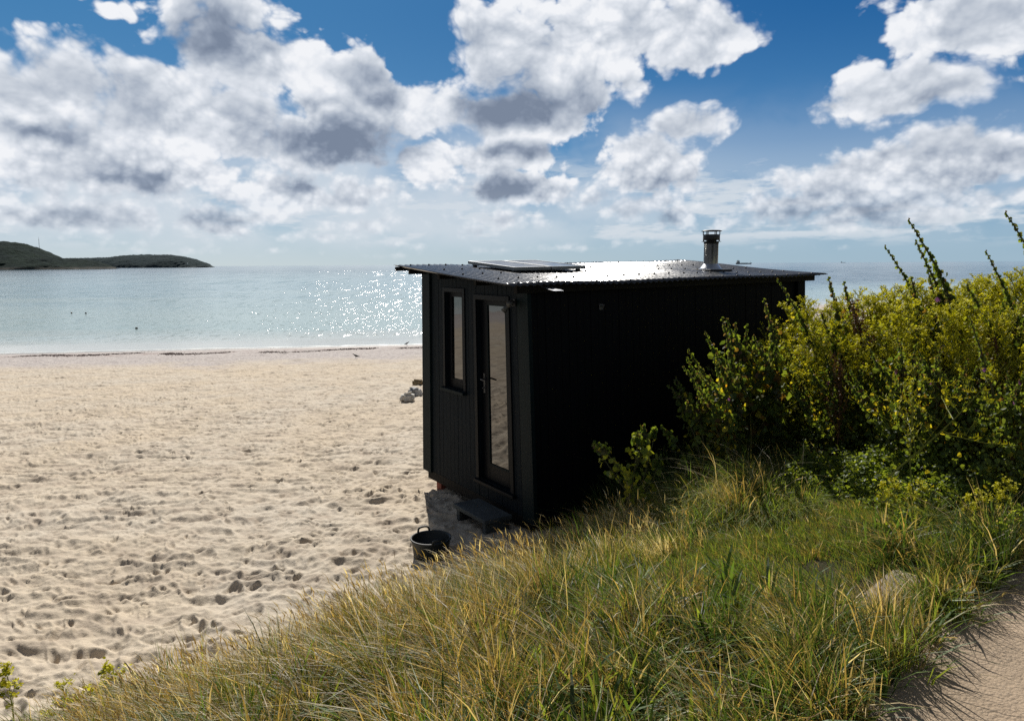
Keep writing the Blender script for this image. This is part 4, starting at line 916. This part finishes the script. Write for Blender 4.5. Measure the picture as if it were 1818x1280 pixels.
    m = 90; a = rng.uniform(0, 2*math.pi, m); rr = np.sqrt(rng.uniform(0, 1, m))*.6; s_ = 1.2+rr*np.cos(a)*.8; t_ = 2.5+rr*np.sin(a); x, y = st2xy(s_, t_); P = np.stack((x, y, bank_z(s_, t_)+.05), 1); c = pal(m, [STRAW, PALE, OLIVE], [2, 1, 2]); g.add(*blades(P, rng.uniform(.3, .55, m), np.full(m, .003), rng.normal(0, .75, (m, 2))+np.array([-.35, 0]), c, bend=.6))
    # shaded grass between the bank and the hut
    s, t, x, y, P = base_points(9000, -.9, .9, 2.6, 6.0); n = len(P); c = pal(n, [GREEN, DKGRN, OLIVE], [3, 3, 1.5]); g.add(*blades(P, rng.uniform(.14, .36, n), rng.uniform(.004, .008, n), wind(n, .4, .4), c, c*1.1))
    setp(g.build("green_grass", M_GRASS), "green grass and rank tufts on the bank beside the path", "grass", None, 'stuff')
make_grass()

def leaf_cards(P, size, nrm, spin, col, lobes=True):
    # small folded leaves: six-cornered blades creased along the midrib, pointing along spin
    n = len(P); nrm = nrm/np.linalg.norm(nrm, axis=1, keepdims=True); ref = np.stack((np.cos(spin), np.sin(spin), rng.uniform(-.3, .3, n)), 1)
    ax = ref-nrm*(ref*nrm).sum(1, keepdims=True); ax /= np.linalg.norm(ax, axis=1, keepdims=True)+1e-9; sd = np.cross(nrm, ax); L = size[:, None]
    out = ((0, 0, 0), (.30, .42, .10), (.75, .36, .12), (1.0, 0, -.05), (.75, -.36, .12), (.30, -.42, .10)) if not lobes else ((0, 0, 0), (.12, .52, .14), (.70, .50, .13), (.98, 0, -.04), (.70, -.50, .13), (.12, -.52, .14))
    V = np.stack([P+ax*L*a+sd*L*b+nrm*L*c for a, b, c in out], 1); C = np.repeat(col[:, None, :], 6, 1)
    b = np.arange(n)[:, None]*6; q = np.concatenate((b+np.array([[0, 1, 2, 3]]), b+np.array([[0, 3, 4, 5]])))
    return V.reshape(-1, 3), q, None, C.reshape(-1, 3)
def tubes(segs, r0, r1, col, n=4):
    # segs: list of (k,3) polylines as thin tapering square stems
    Vs, Qs, Cs, o = [], [], [], 0
    for i, pts in enumerate(segs):
        pts = np.asarray(pts, float); k = len(pts); d = np.gradient(pts, axis=0); d /= np.linalg.norm(d, axis=1, keepdims=True)+1e-9
        x = np.cross(d, np.array([.31, .93, .17])); x /= np.linalg.norm(x, axis=1, keepdims=True)+1e-9; y = np.cross(d, x); a0 = r0[i] if np.ndim(r0) else r0; a1 = r1[i] if np.ndim(r1) else r1; r = np.linspace(a0, a1, k)[:, None]
        V = np.stack([pts+(x*math.cos(2*math.pi*j/n)+y*math.sin(2*math.pi*j/n))*r for j in range(n)], 1).reshape(-1, 3)
        I = np.arange(k*n).reshape(k, n); Qs.append(np.stack((I[:-1], np.roll(I, -1, 1)[:-1], np.roll(I, -1, 1)[1:], I[1:]), -1).reshape(-1, 4)+o); Vs.append(V); Cs.append(np.repeat(np.array([col[i] if np.ndim(col) > 1 else col]), len(V), 0)); o += len(V)
    return np.concatenate(Vs), np.concatenate(Qs), None, np.concatenate(Cs)
def curve(p0, d0, L, k, up=.0, wob=.05, side=None):
    pts = [np.array(p0, float)]; d = np.array(d0, float); d /= np.linalg.norm(d)
    for i in range(k):
        d = d+np.array([0, 0, up/k])+rng.normal(0, wob, 3)+(np.array(side)/k if side is not None else 0); d /= np.linalg.norm(d); pts.append(pts[-1]+d*L/k)
    return np.array(pts)
def along(pts, f):
    f = np.asarray(f)*(len(pts)-1); i = np.minimum(f.astype(int), len(pts)-2); w = (f-i)[:, None]; return pts[i]*(1-w)+pts[i+1]*w

MG, MGD, MY, MO, MR = (.105, .150, .038), (.055, .090, .028), (.28, .26, .035), (.34, .20, .03), (.10, .065, .026)
TIP = {}
def make_mallow(h, nb, leafy=1.0, autumn=.15, flowers=0, spike=.42, leaf=.052, bare=.0, f0=.18, f1=.80, reach=1.0, cols=None):
    r = empty("tree_mallow"); st = Veg(); lf = Veg(); bd = Veg(); fl = Veg()
    main = curve((0, 0, -.05), (.10, 0, 1), h, 10, .12, .045, side=(-.30-.42*(h > 1.6), .05, 0)); TIP[r.name] = main[-1]; lines = [main]; rad0 = [.014*h/1.4+.004]; rad1 = [.003]
    for i in range(nb):
        f = f0+(f1-f0)*(i+rng.uniform(0, .8))/nb; p = along(main, [f])[0]; a = rng.uniform(0, 2*math.pi); L = (h*(1-f)*rng.uniform(.6, .98)+.08)*reach
        lines.append(curve(p, (math.cos(a)*.85, math.sin(a)*.85, .75), L, 8, .9, .05, side=(-.42, 0, 0))); rad0.append(.006); rad1.append(.002)
    st.add(*tubes(lines, rad0, rad1, np.array([(.085, .085, .035)]*len(lines)), 5))
    for li, c in enumerate(lines):
        L = np.linalg.norm(np.diff(c, axis=0), axis=1).sum(); sp = min(.8, spike/L) if L > .25 else .35
        # leaves below the spike
        n = int(max(3, L*46*leafy)); lo = bare if li == 0 else .05
        f = rng.uniform(lo, 1-sp*.55, n); P = along(c, f); a = rng.uniform(0, 2*math.pi, n); off = rng.uniform(.02, .10, n)*(1.15-f); P2 = P+np.stack((np.cos(a)*off, np.sin(a)*off, rng.uniform(-.02, .05, n)), 1)
        st.add(*tubes([np.stack((p, q)) for p, q in zip(P, P2)], .0012, .0009, (.09, .10, .03), 3))
        nr = np.stack((np.cos(a)*.6, np.sin(a)*.6, np.full(n, .45)), 1)+rng.normal(0, .45, (n, 3)); sz = rng.uniform(.55, 1.15, n)*leaf*(1.1-.45*f)
        col = pal(n, [MG, MGD, MY, MO, MR], [3.2, 1.6, autumn*4, autumn*.45, autumn*2]) if cols is None else pal(n, *cols); lf.add(*leaf_cards(P2, sz, nr, a, col))
        # budding spike
        k = int(sp*L/.028)+3; f = 1-sp*np.linspace(0, 1, k)**1.05; P = along(c, f); a = np.arange(k)*2.4+rng.uniform(0, .6, k); rr = np.linspace(.004, .016, k)
        for jj in range(3):
            Q = P+np.stack((np.cos(a+jj*2.1)*rr, np.sin(a+jj*2.1)*rr, rng.uniform(-.008, .008, k)), 1); col = pal(k, [MG, MGD, (.075, .085, .05), (.10, .07, .055)], [3, 3, 2, .8])
            n_ = np.stack((np.cos(a+jj*2.1), np.sin(a+jj*2.1), np.full(k, .25)), 1); bd.add(*leaf_cards(Q, np.linspace(.014, .042, k)*rng.uniform(.7, 1.2, k), n_+rng.normal(0, .3, (k, 3)), a+1, col)); bd.add(*leaf_cards(Q, np.linspace(.014, .040, k)*rng.uniform(.7, 1.2, k), np.cross(n_, np.array([.2, .1, 1.0]))+rng.normal(0, .2, (k, 3)), a, col))
    if flowers:
        for i in range(flowers):
            c = lines[i % len(lines)]; p = along(c, [rng.uniform(.62, .85)])[0]+rng.normal(0, .02, 3); n_ = np.array([rng.uniform(-.6, .3), -1, .5]); a = np.arange(5)*2*math.pi/5
            u = np.cross(n_, (0, 0, 1.)); u /= np.linalg.norm(u); v = np.cross(u, n_); v /= np.linalg.norm(v)
            for x in a:
                d = u*math.cos(x)+v*math.sin(x); w = u*-math.sin(x)+v*math.cos(x); k = .024
                V = np.array([p, p+d*k*.5+w*k*.38, p+d*k+w*k*.28, p+d*k-w*k*.28, p+d*k*.5-w*k*.38]); fl.add(V, np.array([[0, 1, 2, 3]]), np.array([[0, 3, 4]]), np.repeat(np.array([(.36, .13, .36)])*rng.uniform(.8, 1.2), 5, 0))
    st.build("stem", M_STEM, r); lf.build("leaves", M_LEAF, r); bd.build("bud_sprays", M_LEAF, r)
    if flowers: fl.build("blossoms", M_PETAL, r)
    return r
YG, YL = (.34, .37, .04), (.60, .56, .025)
def make_mustard(h, nb, dens=1.0, yellow=.25, spread=.5):
    r = empty("wild_mustard"); st = Veg(); pods = Veg(); fl = Veg()
    main = curve((0, 0, -.04), (.05, 0, 1), h, 9, .2, .05, side=(-.12, 0, 0)); lines = [main]; r0 = [.007]; r1 = [.002]
    for i in range(nb):
        f = .22+.7*(i+rng.uniform(0, 1))/nb; p = along(main, [f])[0]; a = rng.uniform(0, 2*math.pi); L = h*(1.1-f)*rng.uniform(.4, .8); b = curve(p, (math.cos(a)*spread*1.6, math.sin(a)*spread*1.6, .7), L, 6, .35, .09); lines.append(b); r0.append(.0035); r1.append(.0013)
        for j in range(int(3*dens+1)):
            f2 = rng.uniform(.25, .85); q = along(b, [f2])[0]; a2 = rng.uniform(0, 2*math.pi); lines.append(curve(q, (math.cos(a2)*.8, math.sin(a2)*.8, .7), L*rng.uniform(.25, .5), 4, .2, .1)); r0.append(.002); r1.append(.001)
    cols = np.array([(.22, .24, .04)]*len(lines))*rng.uniform(.8, 1.25, (len(lines), 1)); st.add(*tubes(lines, r0, r1, cols, 4))
    segs = []; tips = []
    for c in lines[1:]:
        k = int(10*dens)+4; f = rng.uniform(.25, 1, k); P = along(c, f); a = rng.uniform(0, 2*math.pi, k); l = rng.uniform(.014, .034, k)
        for p, x, y in zip(P, a, l): segs.append(np.stack((p, p+np.array([math.cos(x)*.7, math.sin(x)*.7, .75])*y)))
        tips.append(c[-1])
    pods.add(*tubes(segs, .0026, .0009, np.array([YG])*rng.uniform(.75, 1.3, (len(segs), 1)), 3))
    n = int(nb*5*dens)+6; ci = rng.integers(0, len(lines), n); P = np.array([along(lines[i], [rng.uniform(.05, .8)])[0] for i in ci]); a = rng.uniform(0, 6.28, n)
    lv = Veg(); lv.add(*leaf_cards(P, rng.uniform(.018, .048, n), np.stack((np.cos(a)*.4, np.sin(a)*.4, np.ones(n)), 1)+rng.normal(0, .3, (n, 3)), a, pal(n, [(.14, .17, .03), MY, (.08, .11, .03)], [3, 1.6, 2]), False))
    T = np.array(tips); T = T[rng.uniform(0, 1, len(T)) < yellow]
    st.build("stem", M_STEM, r); pods.build("seed_sprays", M_LEAF, r); lv.build("leaves", M_LEAF, r)
    if len(T):
        m = 9; P = np.repeat(T, m, 0)+rng.normal(0, .010, (len(T)*m, 3)); k = len(P); fl.add(*leaf_cards(P, rng.uniform(.011, .020, k), rng.normal(0, .5, (k, 3))+np.array([0, -.3, 1]), rng.uniform(0, 6.28, k), np.repeat(np.array([YL]), k, 0)*rng.uniform(.8, 1.2, (k, 1)))); fl.build("blossoms", M_PETAL, r)
    return r
def make_dock(h):
    r = empty("dock_plant"); st = Veg(); sd = Veg()
    main = curve((0, 0, -.04), (.03, 0, 1), h, 9, .1, .03, side=(-.1, 0, 0)); lines = [main]
    for i in range(8):
        p = along(main, [.4+.07*i])[0]; a = rng.uniform(0, 6.283); lines.append(curve(p, (math.cos(a)*.5, math.sin(a)*.5, 1), h*.30*(1.1-.07*i), 5, .6, .05))
    st.add(*tubes(lines, [.006]+[.003]*8, [.0025]+[.0012]*8, np.array([(.13, .06, .03)]*9), 4))
    for li, c in enumerate(lines):
        n = 190 if li == 0 else 60; f = rng.uniform(.38 if li == 0 else .1, 1, n); P = along(c, f)+rng.normal(0, .010, (n, 3)); a = rng.uniform(0, 6.283, n)
        sd.add(*leaf_cards(P, rng.uniform(.010, .022, n), rng.normal(0, 1, (n, 3))+.01, a, pal(n, [(.11, .055, .030), (.15, .085, .04), (.07, .035, .022)], [3, 2, 2]), True))
    st.build("stem", M_STEM, r); o = sd.build("seed_sprays", M_STEM, r); return r
def dup(root, loc, rz, sc, tilt=0.0):
    c = root.copy(); COL.objects.link(c); c.location = loc; c.rotation_euler = (0, tilt, rz); c.scale = (sc, sc, sc)
    for ch in list(root.children):
        d = ch.copy(); COL.objects.link(d); d.parent = c
    return c
used = set()
def place(proto, loc, rz, sc, label, cat, group=None, tilt=0.0):
    if proto.name not in used: used.add(proto.name); o = proto; o.location = loc; o.rotation_euler = (0, tilt, rz); o.scale = (sc,)*3
    else: o = dup(proto, loc, rz, sc, tilt)
    for k in ('label', 'category', 'group'):
        if k in o: del o[k]
    return setp(o, label, cat, group)
def bz(x, y): s, t = xy2st(x, y); return float(bank_z(np.array(s), np.array(t)))

def undergrowth():
    # leafy mass of the thicket, as one ground cover
    def env(x, y):
        s, t = xy2st(x, y); e = .80+.50*(fbm(x*1.6, y*1.6, 3, 101)-.5)*2; return e*sstep(t-(3.3-.75*sstep(s, 1.5, 2.3)), 0, .9)*sstep(s, .15, .8)*sstep(-s, -3.05, -2.75)
    g = Veg(); n = 80000; s = rng.uniform(.1, 3.0, n); t = rng.uniform(2.4, 8.5, n); x, y = st2xy(s, t)
    e = env(x, y); k = e > .06; s, t, x, y, e = s[k], t[k], x[k], y[k], e[k]; n = len(s)
    z = bank_z(s, t)+e*(rng.uniform(0, 1, n)**.75); P = np.stack((x, y, z), 1)
    a = rng.uniform(0, 6.28, n); nr = np.stack((rng.normal(0, .6, n), rng.normal(-.2, .6, n), np.full(n, .40)), 1)+rng.normal(0, .25, (n, 3))
    zone = fbm(x*1.1, y*1.1, 3, 111); yel = (sstep(zone, .35, .52)*sstep(t, 4.3, 5.3))[:, None]*.85
    right_shade = sstep(x, 3.0, 4.0)[:, None]*.45*(1-yel)  # shade of the right-hand hollow put into the leaf colours
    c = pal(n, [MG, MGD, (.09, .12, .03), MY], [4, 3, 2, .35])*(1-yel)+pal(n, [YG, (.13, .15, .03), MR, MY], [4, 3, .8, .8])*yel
    c = c*(1-right_shade)+pal(n, [MGD, MG], [3, 1])*right_shade
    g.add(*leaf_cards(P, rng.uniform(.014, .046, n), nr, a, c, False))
    m = 5000; i = rng.integers(0, n, m); p1 = P[i]; p0 = p1.copy(); p0[:, 2] -= rng.uniform(.1, .35, m); p0[:, :2] += rng.normal(.05, .05, (m, 2)); g.add(*tubes([np.stack((u, v)) for u, v in zip(p0, p1)], .0026, .0014, np.array([(.09, .09, .035)]), 3) if False else tubes([np.stack((u, v)) for u, v in zip(p0, p1)], .0026, .0014, (.09, .09, .035), 3))
    n = 22000; s = rng.uniform(1.35, 3.05, n); t = rng.uniform(1.75, 3.6, n); x, y = st2xy(s, t); e = .34*np.clip((fbm(x*2.6, y*2.6, 3, 131)-.30)*2.4, 0, 1)*sstep(t-(2.55-.45*sstep(s, 1.8, 2.6)), -.25, .35)
    k = e > .03; s, t, x, y, e = s[k], t[k], x[k], y[k], e[k]; n = len(s); P = np.stack((x, y, bank_z(s, t)+e*rng.uniform(0, 1, n)**.6), 1); a = rng.uniform(0, 6.28, n)
    g.add(*leaf_cards(P, rng.uniform(.012, .038, n), np.stack((rng.normal(0, .5, n), rng.normal(-.2, .5, n), np.full(n, .6)), 1), a, pal(n, [MG, (.11, .16, .035), LIME, MGD], [4, 3, 1.2, 2]), False))
    setp(g.build("undergrowth", M_LEAF), "tangled leafy undergrowth filling the thicket between hut and path", "undergrowth", None, 'stuff')
undergrowth()

def plants():
    mal = {'tall': make_mallow(2.0, 6, .8, .12, 0, .75, f0=.12, f1=.5, reach=.62), 'tallf': make_mallow(1.9, 6, .8, .10, 9, .7, f0=.12, f1=.48, reach=.62), 'mid': make_mallow(1.4, 7, 1.0, .28, 0, .48, f0=.12, f1=.6, reach=.72), 'mid2': make_mallow(1.35, 11, 1.1, .40, 1, .34), 'small': make_mallow(.85, 7, 1.0, .15, 0, .2), 'lime': make_mallow(.8, 6, 1.3, .5, 0, .06, leaf=.05, cols=([(.20, .24, .045), MG, (.26, .26, .05), (.12, .16, .035)], [3, 2, 2, 2])), 'bare': make_mallow(1.3, 8, 1.1, .35, 2, .32, bare=.3)}
    hh = {'tall': 2.0, 'tallf': 1.9, 'mid': 1.4, 'mid2': 1.35, 'small': .85, 'lime': .8, 'bare': 1.3}
    def tip(kind, px, py, y, label, group="tree mallows in the thicket", rz=None):
        P = at_depth(px, py, y); h = hh[kind]; rz = rng.uniform(-.35, .35) if rz is None else rz; tp = TIP[mal[kind].name]; z0 = bz(P.x, y)
        for _ in range(3): sc = (P.z-z0)/tp[2]; x = P.x-sc*(tp[0]*math.cos(rz)-tp[1]*math.sin(rz)); z0 = bz(x, y)
        return place(mal[kind], (x, y, z0), rz, sc, label, "shrub", group)
    tip('tall', 1622, 390, 6.3, "tallest tree mallow, its long budded spike leaning high over the horizon", rz=.1)
    tip('tallf', 1632, 428, 6.6, "tall tree mallow with mauve flowers just behind the highest spike", rz=-.2)
    tip('tall', 1588, 437, 6.9, "tree mallow with a slim spike crossing the horizon, left of the tallest one", rz=-.1)
    tip('tall', 1746, 447, 6.2, "tree mallow with a single upright spike crossing the horizon, right of the tallest one", rz=.3)
    tip('tall', 1806, 376, 5.7, "tree mallow at the right edge whose spike reaches above the horizon", rz=0)
    tip('mid', 1797, 430, 6.0, "shorter tree mallow leaning left below the one at the right edge", rz=.2)
    tip('mid', 1462, 492, 7.0, "tree mallow spike against the sea, nearest the end of the hut roof")
    tip('mid', 1487, 500, 7.2, "tree mallow spike against the sea, second out from the hut roof end")
    tip('tall', 1391, 497, 6.7, "tree mallow with its tip against the black wall close under the eave", rz=-.1)
    tip('mid', 1350, 530, 6.6, "tree mallow rising against the black wall, second from the eave-high one")
    tip('mid2', 1310, 575, 6.5, "bushy tree mallow with yellowing leaves against the black wall")
    tip('mid', 1275, 562, 6.4, "tree mallow with a bare arching spike, foremost against the black wall")
    tip('bare', 1268, 640, 6.0, "tree mallow with a bare trunk and orange leaves at the front corner of the thicket", rz=.1)
    tip('small', 1245, 705, 6.05, "low tree mallow sprawling out in front of the black wall")
    tip('lime', 1128, 762, 5.5, "small lone tree mallow standing apart beside the hut wall")
    tip('tallf', 1700, 560, 5.0, "tree mallow carrying a cluster of mauve flowers in the right of the thicket", rz=.25)
    tip('mid', 1605, 492, 6.6, "tree mallow with short crowded spikes just below the horizon")
    tip('mid', 1640, 480, 6.9, "tree mallow with a drooping spike just touching the horizon")
    gen = "leafy tree mallow inside the thicket, one of many grown together"
    for i in range(18):
        s = rng.uniform(.5, 2.7); t = 3.5-.5*max(0, min(1, (s-1.5)/.8))+rng.uniform(.1, 1.8); x, y = st2xy(s, t); kind = ('mid', 'mid2', 'mid2', 'bare')[int(rng.integers(0, 4))]
        place(mal[kind], (x, y, bz(x, y)), rng.uniform(-.6, .6), rng.uniform(.5, .85), gen, "shrub", "tree mallows grown together")
    mus = [make_mustard(1.55, 14, 1.3, .75, .42), make_mustard(1.45, 16, 1.4, .6, .42), make_mustard(.55, 7, .6, .9, .30), make_mustard(1.1, 10, .7, .05, .8)]
    docks = make_dock(1.25)
    gm = "yellow-green wild mustard gone to seed, one of the bright mass behind the mallows"
    for i in range(34):                                            # the bright crest seen against the sea
        px = 1425+i*12.2+rng.uniform(-8, 8); y = rng.uniform(6.3, 8.2); top = 538-26*sstep(np.array(px), 1440, 1600)-22*sstep(np.array(px), 1640, 1818)+rng.uniform(-8, 14)
        P = at_depth(px, float(top), y); m = mus[i % 2]; z0 = bz(P.x, y); place(m, (P.x, y, z0), rng.uniform(-3, 3), (P.z-z0)/(1.5-.1*(i % 2)), gm, "plant", "wild mustard in the thicket")
    for i in range(56):
        s = rng.uniform(.2, 2.9); t = rng.uniform(3.9, 5.5) if i % 2 else rng.uniform(5.0, 9.0); x, y = st2xy(s, t)
        place(mus[i % 2], (x, y, bz(x, y)-.03), rng.uniform(-3, 3), rng.uniform(.78, 1.02), gm, "plant", "wild mustard in the thicket")
    for k, (px, py, y, lab) in enumerate(((1497, 548, 6.4, "rusty seeded dock spire behind the corner mallows"), (1482, 640, 5.9, "rusty seeded dock lower down in front of the first spire"), (1655, 575, 6.3, "rusty seeded dock among the yellow mustard at the right"), (1760, 600, 5.6, "rusty seeded dock below the right-hand spike"))):
        P = at_depth(px, py, y); z0 = bz(P.x, y); place(docks, (P.x+.05, y, z0), rng.uniform(-.4, .4), (P.z-z0)/1.22, lab, "plant", "rusty docks in the thicket")
    P = at_depth(1585, 840, 4.45); place(mus[3], (P.x, P.y, P.z), .3, .95, "sprawling yellow-green mustard stem leaning right across the dark leaves", "plant", None, .95)
    P = at_depth(1625, 800, 4.5); place(mus[3], (P.x, P.y, P.z-.25), 1.9, .8, "upright branching mustard behind the sprawling stem", "plant", None, .25)
    for px, py, y, sc, lab in ((110, 1205, 3.75, 1.15, "yellow-flowered mustard at the bottom left, second from the margin"), (205, 1165, 3.95, 1.1, "yellow-flowered mustard standing highest, beside the brown grass"), (150, 1225, 3.7, 1.0, "yellow-flowered mustard low in front of the highest one"), (235, 1215, 3.8, .9, "yellow-flowered mustard at the foot of the brown grass"), (12, 1165, 3.9, .8, "small mustard bloom at the left margin over the sand")):
        P = at_depth(px, py, y); place(mus[2], (P.x, P.y, P.z-.56*sc), rng.uniform(-2, 2), sc, lab, "plant", "yellow-flowered mustard plants")
    for px, py, y, lab in ((1795, 885, 4.2, "low yellow-flowered mustard in the shade at the right margin"), (1640, 885, 4.5, "low yellow-flowered mustard under the sprawling stem"), (1590, 880, 4.6, "low yellow-flowered mustard left of the one under the sprawling stem"), (1745, 905, 4.2, "low yellow-flowered mustard next to the one at the right margin")):
        P = at_depth(px, py, y); place(mus[2], (P.x, P.y, P.z-.30), rng.uniform(-2, 2), .8, lab, "plant", "yellow-flowered mustard plants")
plants()
